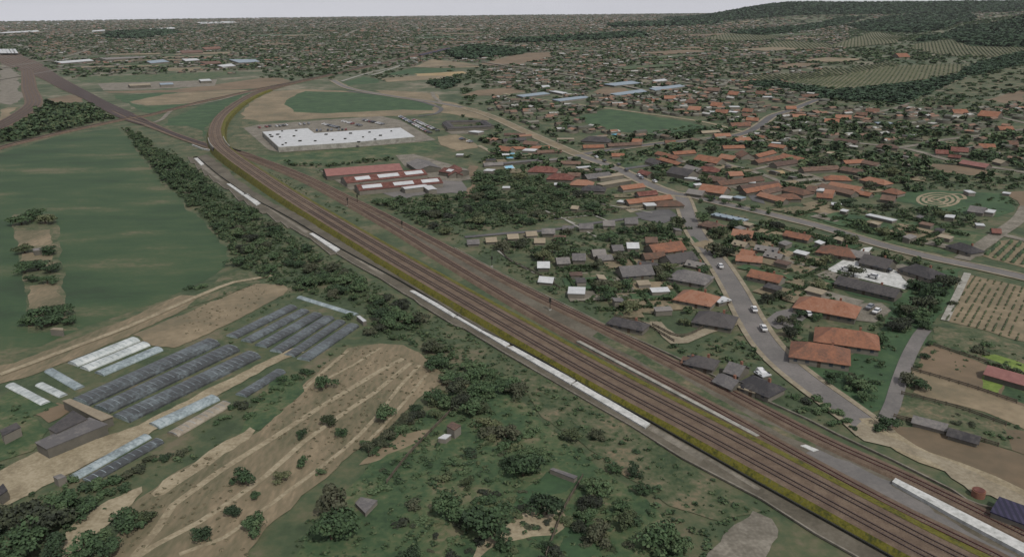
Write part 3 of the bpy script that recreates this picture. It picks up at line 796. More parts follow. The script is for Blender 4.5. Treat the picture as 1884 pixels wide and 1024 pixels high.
def house(a, b, W, rc, near=False, eave=None, hip=False, flat=False, over=0.4, name='house', wallm=None, cat='house'):
    """a, b = survey points of the ridge ends; W = width in metres"""
    e = eave if eave else (1.5 if W < 5.5 else 2.1 if W < 12 else 2.6)
    if flat: rise = 0.25
    else: rise = W * 0.25
    zr = e + rise
    A, B = G(a[0], a[1], zr), G(b[0], b[1], zr)
    cx, cy = (A[0] + B[0]) / 2, (A[1] + B[1]) / 2
    L = max(math.dist(A, B), 3.5)
    hd = math.atan2(B[1] - A[1], B[0] - A[0])
    if hip: L += W * 0.55
    root = empty(name, (cx, cy, hz(cx, cy)), hd)
    root['category'] = cat
    x, y = L / 2, W / 2
    mb = MB()
    if hip or flat:
        mb.add([(-x, -y, 0), (x, -y, 0), (x, y, 0), (-x, y, 0), (-x, -y, e), (x, -y, e), (x, y, e), (-x, y, e)],
               [(0, 1, 5, 4), (1, 2, 6, 5), (2, 3, 7, 6), (3, 0, 4, 7)])
    else:
        mb.add([(-x, -y, 0), (x, -y, 0), (x, y, 0), (-x, y, 0), (-x, -y, e), (x, -y, e), (x, y, e), (-x, y, e), (-x, 0, zr - .05), (x, 0, zr - .05)],
               [(0, 1, 5, 4), (1, 2, 6, 9, 5), (2, 3, 7, 6), (3, 0, 4, 8, 7)])
    mb.build('wall', wallm or M_wallh, root)
    r = MB(); o = over; th = 0.16
    if flat:
        r.box(-x - o / 2, x + o / 2, -y - o / 2, y + o / 2, e, e + 0.3)
    elif hip:
        q = W * 0.42
        X, Y = x + o, y + o
        z0 = e - o * 0.5
        r.add([(-X, -Y, z0), (X, -Y, z0), (X, Y, z0), (-X, Y, z0), (-x + q, 0, zr), (x - q, 0, zr), (-X, -Y, z0 - th), (X, -Y, z0 - th), (X, Y, z0 - th), (-X, Y, z0 - th)],
              [(0, 1, 5, 4), (1, 2, 5), (2, 3, 4, 5), (3, 0, 4), (0, 6, 7, 1), (1, 7, 8, 2), (2, 8, 9, 3), (3, 9, 6, 0), (6, 9, 8, 7)])
    else:
        X, Y = x + o, y + o
        z0 = e - o * 0.5
        for s in (-1, 1):
            r.add([(-X, s * Y, z0), (X, s * Y, z0), (X, 0, zr + .12), (-X, 0, zr + .12), (-X, s * Y, z0 - th), (X, s * Y, z0 - th), (X, 0, zr - .02), (-X, 0, zr - .02)],
                  [(0, 1, 2, 3) if s < 0 else (0, 3, 2, 1), (4, 7, 6, 5) if s < 0 else (4, 5, 6, 7), (0, 4, 5, 1), (1, 5, 6, 2), (0, 3, 7, 4)])
    ro = r.build('roof', ROOF[rc], root)
    if near:
        if not flat:
            c = MB(); cxx = L * 0.2
            c.box(cxx - .35, cxx + .35, 0.5, 1.2, zr - 1.0, zr + 0.8)
            c.build('chimney', M_brick, ro)
        k = max(2, min(7, int(L / 3.2)))
        for s in (-1, 1):
            for i in range(k):
                xx = -x + L * (i + 0.5) / k
                wb = MB()
                if s < 0 and i == k // 2:
                    wb.box(xx - .5, xx + .5, -y - .06, -y - .003, 0.02, 2.1)
                    wb.build('door', M_bark, root)
                else:
                    ya, yb = (-y - .05, -y - .003) if s < 0 else (y + .003, y + .05)
                    wb.box(xx - .55, xx + .55, ya, yb, 1.0, 2.2)
                    wb.build('window', M_glass, root)
    FOOT.append((cx, cy, max(L, W) * 0.5 + 0.6))
    return root, proj(cx, cy)[0]

def T(s):
    o = []
    for l in s.split(';'):
        p = l.split()
        if p: o.append((tuple(map(float, p[:5])), p[5], p[6] if len(p) > 6 else ''))
    return o
CL = {}
def cluster(key, phrase, table, near=False):
    for (x1, y1, x2, y2, W), rc, fl in T(table):
        if x1 > x2: x1, y1, x2, y2 = x2, y2, x1, y1
        o, px = house((x1, y1), (x2, y2), W, rc, near=near, hip='h' in fl, flat='f' in fl)
        CL.setdefault((phrase, rc), []).append((o, px))
# near houses around the lower road
cluster('a', 'between the two roads', """1350 421 1386 425 8 o;1298 405 1322 410 7 b h;1313 393 1372 405 5 l f;1447 424 1492 433 6 o;1356 468 1402 472 6 o;1366 458 1388 462 6 o;
1520 449 1566 456 10 o h;1592 467 1642 478 10 d;1680 483 1716 494 10 d h;1545 507 1655 532 8 d;1383 495 1440 507 7 o;1486 543 1562 556 12 o h;1522 600 1598 610 12 o h;1478 627 1544 636 12 o h;
1392 450 1432 456 5 g;1410 462 1440 468 5 g;1560 458 1600 464 7 g;1762 444 1792 453 8 d h;1352 441 1375 446 5 t""", near=True)
cluster('b', 'left of the lower road', """1264 531 1302 538 11 o h;1298 570 1336 576 11 d h;1316 553 1338 548 4 w f;1252 494 1292 501 11 g h;1140 490 1196 486 10 g;1176 480 1210 484 7 d;1195 450 1252 443 10 o;1184 466 1220 463 6 o;
1226 470 1272 462 9 d;1266 478 1296 484 5 g;1262 656 1276 659 4 o;1278 652 1306 658 7 d h;1344 665 1370 673 7 g;1326 686 1358 700 6 g;1384 690 1418 704 8 d h;1396 682 1410 690 3 w f;1366 706 1396 716 5 t f;1132 582 1180 592 6 d h""", near=True)
cluster('c', 'beside the fork of the main road', """1153 367 1232 358 6 o;1172 353 1206 350 6 r;1142 342 1182 337 6 o;1212 369 1248 368 8 o h;1186 376 1206 375 6 w f;1138 369 1152 371 4 w f;1054 378 1064 379 4 t;1268 347 1296 351 7 g;1326 361 1346 363 6 w f;1352 361 1368 364 5 l f""")
cluster('d', 'in the rows above the fork', """1211 278 1250 288 6 o;1213 288 1253 299 5 o;1238 279 1277 276 6 o;1286 284 1328 291 11 o;1328 283 1354 287 8 o;1365 276 1377 282 10 o;1330 268 1368 267 6 o;1352 254 1378 252 7 o;
1314 246 1342 245 7 o;1290 241 1322 239 5 t;1224 258 1242 258 7 o;1165 255 1182 256 7 o;1118 264 1178 261 6 b;1126 282 1148 282 6 o;1290 305 1316 307 9 r h;1238 306 1276 313 12 d;1264 303 1290 310 6 g;1180 312 1198 317 6 r;1340 316 1364 315 7 o;1306 322 1336 328 8 b;
1320 333 1400 324 7 o;1293 338 1338 344 11 o;1362 341 1430 333 6 b;1196 290 1216 297 8 d;1282 329 1300 331 5 w f;1262 326 1280 328 5 w f;1308 323 1326 330 3 w f""")
cluster('e', 'near the sand pit', """1390 284 1422 276 6 o;1389 294 1438 285 6 o;1423 299 1464 293 7 b;1441 282 1480 291 6 o;1475 308 1540 304 7 b;1552 295 1588 293 6 o;1590 294 1618 300 6 b;1551 306 1588 312 7 b;1525 322 1558 323 8 o h;1596 324 1630 331 8 o h;
1451 341 1482 348 9 o h;1488 341 1504 343 8 b;1502 348 1516 349 7 w f;1513 337 1574 352 6 b;1530 334 1586 344 6 o;1573 349 1604 355 5 o;1519 348 1536 350 7 o;1504 355 1532 357 6 o;1400 353 1446 365 6 o;1401 350 1432 343 6 b;1438 356 1464 356 8 o h;
1367 348 1432 337 6 o;1418 264 1446 268 6 o;1390 248 1408 250 8 o;1538 254 1578 259 6 b;1619 264 1647 266 8 b h;1624 358 1648 361 7 b;1637 345 1653 348 8 o h;1372 334 1390 335 4 w f;1535 375 1548 376 4 w f""")
cluster('f', 'beyond the maze garden', """1722 275 1744 276 8 r;1751 270 1782 272 9 r;1801 264 1830 265 9 o;1845 258 1872 259 9 o;1772 294 1820 302 7 p;1747 284 1768 286 5 r;1786 378 1814 382 8 g;1808 386 1830 389 7 w f;1778 352 1790 352 6 w f;1597 394 1646 405 4 w f;
1740 396 1756 398 6 w f;1796 412 1810 413 4 w f;1826 420 1840 421 5 r;1834 292 1850 296 6 t;1848 354 1856 355 4 w f;1530 374 1546 375 5 w f""")
cluster('g', 'by the pools left of main road', """982 305 1016 306 11 r h;1017 318 1046 319 11 r h;1046 317 1068 318 6 b;1058 330 1084 331 9 o h;1079 340 1106 341 9 d h;920 268 942 271 9 o;942 270 1010 268 5 o;966 259 990 261 7 b;964 275 986 276 9 w f;983 280 993 281 6 b;988 277 1032 275 5 b;
928 245 966 245 4 b;867 241 885 243 8 w f;925 256 966 253 6 d;925 300 1000 293 5 g f;990 296 1060 289 5 g f;1033 296 1068 297 5 b;1080 250 1116 252 12 d h;1073 267 1110 266 6 o;1025 255 1056 255 7 t f;840 284 852 284 5 w f;893 312 908 313 6 w f;925 344 938 344 4 w f;1020 338 1034 338 5 w f;
1076 321 1120 316 8 g;1099 326 1142 320 7 t f;1103 339 1156 330 6 t f;890 300 924 298 5 g;904 277 920 277 4 w f;978 285 990 285 4 w f;1062 308 1086 306 4 w f;836 303 838 316 9 r""")
cluster('h', 'of the upper right streets', """1342 168 1360 169 12 o;1392 167 1410 168 12 o;1474 174 1506 173 9 o;1310 188 1330 189 12 o;1268 195 1290 196 12 o;1318 201 1340 202 11 o;1368 199 1386 200 10 o;1366 209 1390 209 9 o;1374 216 1396 217 8 o;1344 226 1378 225 9 o;
1446 195 1464 195 9 o;1458 210 1482 210 9 o;1264 183 1282 184 11 o;1186 181 1206 182 11 o;1222 176 1242 176 11 o;1303 161 1325 162 12 b;1342 196 1360 196 9 w f;1338 205 1356 206 9 w f;1306 205 1322 205 9 w f;1404 178 1424 178 9 w f;1200 160 1218 160 10 w f;
1594 199 1618 200 10 o;1576 206 1596 207 9 o;1538 211 1566 212 10 o;1518 218 1544 219 10 o;1752 201 1778 201 10 o;1806 203 1842 206 16 o;1836 232 1862 232 9 o;1612 226 1640 226 9 l f;1648 98 1668 98 24 o;1420 262 1436 263 4 w f;1450 62 1460 62 20 w f""")
cluster('i', 'by the lower right gardens', """1683 764 1742 779 3.6 g;1748 787 1802 802 3.8 d;1820 672 1900 694 6 p;1832 927 1960 974 7 v f""", near=False)
cluster('j', 'among the allotment plots', """860 441 880 440 5 g;894 437 912 436 5 t;934 431 952 430 5 t;968 426 986 425 5 t;998 420 1020 420 6 g;1036 415 1054 415 5 g;1066 411 1090 411 6 g;1110 406 1130 406 6 g;1150 401 1172 401 7 g;
984 438 1002 438 5 t;1020 433 1040 433 5 b;990 481 1010 481 6 w;1024 474 1046 473 6 g;1054 466 1076 466 7 g;1090 459 1112 458 7 g;1126 451 1144 450 6 g;1154 446 1174 446 6 w;994 508 1018 510 5 w;1046 533 1076 534 7 w f;1188 436 1208 436 6 b;1100 470 1124 468 5 g""")
CN = {'between the two roads': 'between the two roads'}
for (ph, rc), items in CL.items():
    ph = CN.get(ph, ph)
    sm = RN[rc]
    order_labels(items, ('%s-roofed building %s' % (sm, ph), '%s-roofed buildings %s' % (sm, ph)), 'buildings ' + ph)

def extr(parent, name, P, z0, z1, m):
    n = len(P)
    area = sum(P[i][0] * P[(i + 1) % n][1] - P[(i + 1) % n][0] * P[i][1] for i in range(n))
    if area < 0: P = P[::-1]
    v = [(x, y, z0) for x, y in P] + [(x, y, z1) for x, y in P]
    f = [tuple(range(n, 2 * n))] + [(i, (i + 1) % n, (i + 1) % n + n, i + n) for i in range(n)]
    return mesh(name, v, f, m, parent)
# the big white hall
HP = GP([(482, 243), (566, 236.5), (578, 245.5), (738, 235.5), (764, 252), (639, 263), (512, 271)], 4)
hc = (np.mean([p[0] for p in HP]), np.mean([p[1] for p in HP]))
hall = empty('shopping_hall', (hc[0], hc[1], 0)); tag(hall, 'large flat white-roofed hall with rooftop units beside the car park', 'hall')
HL = [(x - hc[0], y - hc[1]) for x, y in HP]
extr(hall, 'wall', HL, 0, 4, M_conc)
HR = [(x * 0.992, y * 0.992) for x, y in HL]
rf = extr(hall, 'roof', HR, 4.003, 4.3, ROOF['w'])
for i, (x, y) in enumerate([(519, 242), (545, 241), (511, 248), (515, 253), (541, 251), (552, 260), (526, 264), (580, 260), (600, 248), (612, 258), (635, 256), (645, 246), (668, 253), (680, 244), (700, 250), (720, 242), (690, 257), (660, 262), (520, 267), (497, 249), (500, 252)]):
    g = G(x, y, 4.3); b_ = MB(); s_ = 0.7 + (i % 3) * 0.25
    b_.box(g[0] - hc[0] - s_, g[0] - hc[0] + s_, g[1] - hc[1] - s_, g[1] - hc[1] + s_, 4.3, 5.1)
    b_.build('rooftop_unit', M_dark, rf)
FOOT.append((hc[0], hc[1], 50))
def line_house(a, b, W, rc, label, name='warehouse', cat='warehouse', eave=2.8, sky=None, rise=0.14):
    zr = eave + W * rise
    A, B = G(*a, zr), G(*b, zr)
    cx, cy = (A[0] + B[0]) / 2, (A[1] + B[1]) / 2
    L = math.dist(A, B); hd = math.atan2(B[1] - A[1], B[0] - A[0])
    r = empty(name, (cx, cy, 0), hd); tag(r, label, cat)
    x, y = L / 2, W / 2
    m = MB(); m.add([(-x, -y, 0), (x, -y, 0), (x, y, 0), (-x, y, 0), (-x, -y, eave), (x, -y, eave), (x, y, eave), (-x, y, eave), (-x, 0, zr - .05), (x, 0, zr - .05)], [(0, 1, 5, 4), (1, 2, 6, 9, 5), (2, 3, 7, 6), (3, 0, 4, 8, 7)])
    m.build('wall', M_wallh, r)
    for s in (-1, 1):
        q = MB(); q.add([(-x - .3, s * (y + .3), eave), (x + .3, s * (y + .3), eave), (x + .3, 0, zr + .1), (-x - .3, 0, zr + .1)], [(0, 1, 2, 3) if s < 0 else (0, 3, 2, 1)])
        ro = q.build('roof', ROOF[rc if not isinstance(rc, tuple) else rc[0 if s < 0 else 1]], r)
        if s < 0 and sky:
            for (u0, u1) in sky:
                k = MB(); z = lambda t: eave + (zr + .1 - eave) * (1 - t / (y + .3)) + .12
                x0, x1 = -x + L * u0, -x + L * u1
                k.add([(x0, -y * .75, z(y * .75)), (x1, -y * .75, z(y * .75)), (x1, -y * .2, z(y * .2)), (x0, -y * .2, z(y * .2))], [(0, 1, 2, 3)])
                k.build('skylight', ROOF['w'], ro)
    FOOT.append((cx, cy, L / 2)) if L < 30 else [FOOT.append((cx + math.cos(hd) * t, cy + math.sin(hd) * t, W / 2 + 1)) for t in np.arange(-x, x, W / 2)]
    return r
line_house((597, 311), (734, 300.5), 20, ('p', 'r'), 'farthest long red warehouse with a salmon near slope, beside the dark hedge')
line_house((632, 326), (778, 311), 16, 'r', 'middle long red warehouse with three white skylight panels', sky=[(.12, .3), (.4, .66), (.74, .97)])
line_house((656, 340), (808, 326), 15, 'r', 'nearest long red warehouse, white skylights, beside the grey yard', sky=[(.05, .28), (.42, .66), (.76, .97)])
line_house((818, 308), (852, 313), 12, 'r', 'small separate red-roofed warehouse with one white panel', sky=[(.3, .6)])
line_house((768, 292), (790, 305), 16, 'g', 'grey-roofed store behind the red warehouses', eave=2.6)
line_house((742, 345), (784, 340), 6, 'w', 'white flat canopy in the grey yard', 'canopy', 'canopy', eave=3, rise=.05)
line_house((786, 341), (796, 348), 5, 'w', 'short white canopy wing at a right angle in the grey yard', 'canopy', 'canopy', eave=3, rise=.05)
line_house((820, 222), (895, 221), 7, 'd', 'dark long roof on the far side of the square courtyard block', 'courtyard_block', 'building', eave=2.6)
line_house((822, 234), (902, 230), 7, 'd', 'dark long roof on the near side of the square courtyard block', 'courtyard_block', 'building', eave=2.6)
line_house((820, 223), (830, 233), 7, 'd', 'dark short wing at the left end of the square courtyard block', 'courtyard_block', 'building', eave=2.6)
line_house((888, 221), (902, 230), 7, 'd', 'dark short wing at the right end of the square courtyard block', 'courtyard_block', 'building', eave=2.6)
for q, rc, l in (([(104, 117), (165, 112), (173, 115), (114, 120)], 'w', 'bright white ribbed factory roof beyond the upper left yard'),
                 ([(183, 110), (262, 107), (266, 109), (196, 113)], 'g', 'long grey factory roof right of the bright white one'),
                 ([(270, 116), (300, 113), (312, 117), (278, 120)], 'l', 'blue-tinted factory roof in the upper left industrial area'),
                 ([(422, 113), (470, 113), (478, 117), (440, 119)], 'l', 'pale blue warehouse roof left of the far rail line'),
                 ([(400, 124), (426, 121), (434, 125), (410, 127)], 'w', 'small white hall below the pale blue warehouse roof'),
                 ([(366, 117), (404, 116), (408, 120), (380, 122)], 'o', 'orange factory roof left of the pale blue warehouse'),
                 ([(335, 112), (362, 111), (368, 114), (342, 116)], 'w', 'white twin hall left of the orange factory roof'),
                 ([(330, 96), (372, 95), (374, 99), (336, 101)], 'o', 'far brick-orange block in the city at the left'),
                 ([(372, 90), (404, 88), (408, 92), (378, 94)], 'o', 'farthest brick-orange block in the city at the left'),
                 ([(236, 160), (276, 158), (278, 161), (240, 163)], 't', 'pale yellow hall roof beside the tan bare field'),
                 ([(294, 158), (318, 157), (320, 160), (296, 161)], 'l', 'small pale blue roof beside the pale yellow hall'),
                 ([(366, 151), (386, 150), (390, 153), (370, 154)], 'w', 'small white hall at the right of the upper industrial strip'),
                 ([(168, 58), (192, 56), (194, 58), (170, 60)], 'w', 'distant white hall near the left horizon'),
                 ([(0, 61), (70, 57), (74, 60), (0, 63)], 'w', 'long distant white roof at the left edge near the horizon'),
                 ([(252, 56), (320, 51), (322, 54), (256, 58)], 'w', 'distant pale roofs strip below the horizon at left'),
                 ([(362, 42), (430, 40), (436, 43), (370, 45)], 'w', 'distant white works roof close to the horizon'),
                 ([(1016, 187), (1075, 180), (1084, 183), (1030, 190)], 'l', 'bright bluish glasshouse block beside the pale lane'),
                 ([(950, 179), (1000, 173), (1012, 176), (962, 182)], 'l', 'greyish glasshouse block left of the bright bluish one'),
                 ([(1010, 171), (1020, 170), (1044, 174), (1034, 176)], 'w', 'narrow white shed above the bright bluish glasshouse'),
                 ([(996, 163), (1010, 162), (1012, 165), (998, 166)], 'w', 'small white block above the narrow white shed'),
                 ([(1122, 176), (1180, 168), (1190, 172), (1136, 179)], 'l', 'long grey-blue glasshouse block beside the brown loop'),
                 ([(1110, 158), (1160, 152), (1180, 156), (1130, 161)], 'l', 'grey-blue glasshouse block above the brown loop'),
                 ([(1194, 166), (1250, 159), (1260, 162), (1206, 170)], 'l', 'right grey-blue glasshouse block near the orange roofs'),
                 ([(1200, 151), (1222, 148), (1228, 151), (1206, 154)], 'w', 'bright white hall above the right glasshouse block'),
                 ([(800, 110), (770, 104), (795, 98), (825, 92)], 'v', 'row of blue railway sheds beside the far rail line')):
    P = GP(q); c_ = (np.mean([p[0] for p in P]), np.mean([p[1] for p in P])); zz = hz(*c_)
    if rc == 'v': P = GP([(770, 104), (825, 91), (829, 92), (776, 105)])
    c_ = (np.mean([p[0] for p in P]), np.mean([p[1] for p in P]))
    r = empty('factory_hall' if 'glasshouse' not in l else 'glasshouse', (c_[0], c_[1], zz)); tag(r, l, 'glasshouse' if 'glasshouse' in l else 'hall')
    Q = [(x - c_[0], y - c_[1]) for x, y in P]
    hh = 2.0 if 'glasshouse' in l else 3.4
    extr(r, 'wall', Q, -1, hh, M_wallh); extr(r, 'roof', [(x * 1.01, y * 1.01) for x, y in Q], hh + .003, hh + .5, ROOF[rc])
    OCC.append(P); FOOT.append((c_[0], c_[1], 25))
# station canopies at the far end of the yard
for i, x in enumerate((2, 9, 15, 23, 28)):
    A = G(x - 2, 94); B = G(x + 3, 102)
    c_ = ((A[0] + B[0]) / 2, (A[1] + B[1]) / 2)
    hd = math.atan2(B[1] - A[1], B[0] - A[0]); L = math.dist(A, B)
    r = empty('platform_canopy', (c_[0], c_[1], 0), hd); r['category'] = 'canopy'; r['group'] = 'white platform canopies at the far end of the yard'
    r['label'] = '%s of the white platform canopies across the far end of the yard' % ['leftmost', 'second from the left', 'middle one', 'fourth from the left', 'rightmost'][i]
    b_ = MB(); b_.box(-L / 2, L / 2, -4, 4, 5, 5.5); b_.build('roof', ROOF['w'], r)
    for t in (-.4, -.13, .13, .4):
        b_ = MB(); b_.box(L * t - .3, L * t + .3, -.3, .3, 0, 5); b_.build('pillar', M_conc, r)

# ------------------------------------------------------------------ greenhouses
M_film = {'dark': mat('dark_film', [(46, 48, 48), (58, 62, 62), (86, 94, 96)], 0.12, rough=0.42, spec=0.5, contrast=0.5, streak=(R(0), 1)),
          'blue': mat('pale_film', [(104, 114, 116), (126, 138, 140), (150, 160, 162)], 0.15, rough=0.5, spec=0.4, contrast=0.5),
          'white': mat('white_film', [(140, 146, 144), (164, 170, 168), (186, 190, 188)], 0.2, rough=0.5, spec=0.4, contrast=0.4),
          'tan': mat('worn_film', [(120, 112, 98), (138, 130, 116), (152, 144, 130)], 0.2, contrast=0.4)}
M_hoop = mat('hoop', [(96, 106, 112), (150, 160, 164)], 0.2)  # tunnel hoops, their pale colour stands in for shine on the film
def tunnel(q, kind, label, group, hf=0.2):
    P = GP(q)
    a = np.array(P[0]) / 2 + np.array(P[3]) / 2; b = np.array(P[1]) / 2 + np.array(P[2]) / 2
    W = (math.dist(P[0], P[3]) + math.dist(P[1], P[2])) / 2
    ax = (b - a) / np.linalg.norm(b - a)
    W = (abs(np.cross(ax, np.array(P[3]) - P[0])) + abs(np.cross(ax, np.array(P[2]) - P[1]))) / 2 * 0.93
    L = float(np.linalg.norm(b - a)); c = (a + b) / 2
    r = empty('polytunnel', (c[0], c[1], 0), math.atan2(ax[1], ax[0])); tag(r, label, 'greenhouse', group)
    H = W * hf; n = 12
    arc = [(-W / 2 * math.cos(math.pi * i / n), H * math.sin(math.pi * i / n) ** 0.8) for i in range(n + 1)]
    v, f = [], []
    m = max(2, int(L / 2))
    for i in range(m + 1):
        x = -L / 2 + L * i / m
        sag = 0.0 if i % 1 == 0 else 0
        v += [(x, y, z + 0.03) for y, z in arc]
    k = n + 1
    for i in range(m):
        for j in range(n): f.append((i * k + j, i * k + j + 1, (i + 1) * k + j + 1, (i + 1) * k + j)[::-1])
    fmi = [0] * len(f)
    for s in (-1, 1):
        x = s * (L / 2 - .02)
        mesh('end_wall', [(x, y, z) for y, z in arc], [tuple(range(k)) if s > 0 else tuple(range(k))[::-1]], M_film['blue' if kind == 'dark' else kind], r)
    hb = MB(); hb.add(v, f)
    for i in range(m + 1):
        x = -L / 2 + L * i / m
        for j in range(3, n - 1):
            (y0, z0), (y1, z1) = arc[j], arc[j + 1]
            hb.add([(x - .08, y0 * 1.01, z0 * 1.01 + .06), (x - .08, y1 * 1.01, z1 * 1.01 + .06), (x + .08, y1 * 1.01, z1 * 1.01 + .06), (x + .08, y0 * 1.01, z0 * 1.01 + .06)], [(0, 1, 2, 3)[::-1]], 1)
    hb.build('film_cover', [M_film[kind], M_hoop], r)
    FOOT.extend([(c[0] + ax[0] * t, c[1] + ax[1] * t, W / 2 + .5) for t in np.arange(-L / 2, L / 2, W / 2)])
g1, g2, g3 = 'three long dark tunnels of the farm', 'six dark tunnels beside the leafy belt', 'small tunnels around the farm'
tunnel([(134, 735), (378, 626), (405, 636), (165, 748)], 'dark', 'farthest of the three longest dark tunnels', g1)
tunnel([(172, 749), (412, 638), (443, 646), (203, 762)], 'dark', 'middle of the three longest dark tunnels', g1)
tunnel([(208, 765), (450, 650), (482, 658), (239, 779)], 'dark', 'nearest of the three longest dark tunnels, beside the farm track', g1)
for i, q in enumerate(([(418, 617), (528, 563), (548, 568), (435, 624)], [(443, 626), (552, 570), (569, 575), (463, 632)], [(468, 634), (575, 577), (592, 582), (492, 642)],
                       [(496, 644), (596, 583), (614, 588), (520, 652)], [(522, 653), (618, 590), (636, 595), (544, 657)], [(547, 659), (640, 597), (661, 602), (569, 666)])):
    tunnel(q, 'dark', ['farthest left', 'second', 'third', 'fourth', 'fifth', 'nearest right'][i] + ' of the six parallel dark tunnels by the leafy belt', g2)
tunnel([(548, 549), (652, 583), (659, 576), (553, 545)], 'blue', 'single pale narrow tunnel behind the six dark ones', g3)
tunnel([(124, 668), (241, 622), (258, 629), (144, 675)], 'white', 'farthest of the three white tunnels', 'three white tunnels')
tunnel([(145, 677), (259, 631), (278, 636), (166, 683)], 'white', 'middle of the three white tunnels', 'three white tunnels')
tunnel([(174, 685), (284, 640), (301, 645), (192, 693)], 'blue', 'nearest of the three white tunnels, slightly bluer', 'three white tunnels')
tunnel([(10, 712), (74, 747), (95, 739), (27, 704)], 'white', 'white tunnel lowest left of the short ones by the allotments', g3)
tunnel([(65, 710), (107, 733), (127, 725), (80, 704)], 'white', 'short white tunnel, middle of the three short ones', g3)
tunnel([(80, 685), (137, 718), (157, 711), (100, 678)], 'blue', 'short pale tunnel nearest the three white long ones', g3)
tunnel([(274, 779), (385, 729), (406, 736), (294, 791)], 'blue', 'bluish tunnel below the farm track', g3)
tunnel([(308, 797), (405, 740), (430, 746), (328, 804)], 'tan', 'worn tan tunnel beside the bluish one', g3)
tunnel([(124, 876), (264, 800), (278, 806), (146, 883)], 'blue', 'long pale tunnel lowest left beside the shrubs', g3)
tunnel([(150, 884), (281, 808), (306, 815), (172, 888)], 'dark', 'long dark tunnel lowest left, next to the shrubs', g3)
tunnel([(435, 725), (503, 682), (530, 685), (452, 732)], 'dark', 'small dark tunnel by itself near the bushes', g3)
def flat_building(q, h, rc, label, name='farm_shed', cat='shed', wallm=None):
    P = GP(q, h); c_ = (np.mean([p[0] for p in P]), np.mean([p[1] for p in P]))
    r = empty(name, (c_[0], c_[1], 0)); tag(r, label, cat)
    Q = [(x - c_[0], y - c_[1]) for x, y in P]
    extr(r, 'wall', Q, 0, h, wallm or M_wallh); extr(r, 'roof', [(x * 1.03, y * 1.03) for x, y in Q], h + .003, h + .22, ROOF[rc])
    FOOT.append((c_[0], c_[1], max(math.hypot(*p) for p in Q)))
flat_building([(116, 738), (130, 734), (207, 766), (186, 774)], 2.6, 't', 'narrow ribbed pale shed across the ends of the long dark tunnels')
flat_building([(90, 789), (134, 756), (160, 771), (104, 797)], 3.2, 'd', 'dark flat-roofed farm building beside the ribbed shed')
flat_building([(66, 814), (164, 769), (197, 781), (87, 826)], 2.8, 'g', 'long grey flat-roofed farm barn beside the track')
flat_building([(0, 792), (30, 778), (38, 786), (6, 802)], 2.6, 'd', 'small dark shed at the left edge')
flat_building([(-10, 905), (6, 890), (14, 902), (0, 912)], 2.5, 'd', 'small black-roofed shed on the yard at the left edge')
flat_building([(98, 877), (112, 872), (122, 877), (106, 882)], 2, 'g', 'tiny grey shed at the end of the long pale tunnel')
flat_building([(822, 784), (832, 776), (848, 783), (836, 792)], 2.6, 'b', 'small brown hut hidden in the bushes')
flat_building([(806, 806), (818, 799), (830, 800), (820, 808)], 1.4, 'w', 'pale lean-to below the brown hut')
flat_building([(1012, 864), (1018, 861), (1062, 876), (1056, 881)], 1.2, 'g', 'long narrow pale wall-like shed in the garden')
flat_building([(654, 926), (664, 915), (694, 921), (672, 944)], 1.1, 'g', 'ruined pale hut beside the big dark tree')
flat_building([(656, 582), (662, 581), (674, 590), (668, 592)], 1.6, 'w', 'tiny white tank shed by the leafy belt')
flat_building([(92, 606), (100, 603), (116, 604), (116, 608)], 2.2, 't', 'small pale hut at the near end of the tree strip')
flat_building([(60, 458), (84, 455), (84, 459), (62, 462)], 2.2, 'g', 'small grey hut halfway along the tree strip')
# swimming pools
M_pool = mat('pool_water', [(96, 168, 196), (112, 184, 210)], 0.5, rough=0.15, spec=0.5)
for q, l in (([(928, 308), (942, 306), (946, 311), (932, 313)], 'largest bright blue pool beside the white patio'), ([(932, 283), (946, 283), (947, 285), (933, 285)], 'narrow blue pool, upper one left of the white roof'),
             ([(930, 291), (944, 290), (945, 293), (931, 293)], 'narrow blue pool, lower one left of the white roof'), ([(1017, 331), (1026, 331), (1027, 334), (1018, 334)], 'small pale blue pool near the two red hip roofs'), ([(1124, 247), (1138, 246), (1136, 250), (1126, 250)], 'far blue pool above the junction')):
    P = GP(q); c_ = (np.mean([p[0] for p in P]), np.mean([p[1] for p in P]))
    r = empty('swimming_pool', (c_[0], c_[1], 0)); tag(r, l, 'pool')
    Q = [(x - c_[0], y - c_[1]) for x, y in P]
    extr(r, 'pool_rim', [(x * 1.15, y * 1.15) for x, y in Q], 0, .75, M_white); extr(r, 'water', Q, .7, .78, M_pool)
# round brick tank at the lower right
g = G(1799, 912); me_o = empty('round_tank', (g[0], g[1], 0)); tag(me_o, 'round brick-red tank beside the violet-roofed barn', 'tank')
circ = [(1.4 * math.cos(a_), 1.4 * math.sin(a_)) for a_ in np.linspace(0, 2 * math.pi, 25)[:-1]]
extr(me_o, 'tank_wall', circ, 0, 1.6, M_brick); extr(me_o, 'lid', [(x * .85, y * .85) for x, y in circ], 1.6, 1.75, ROOF['r'])

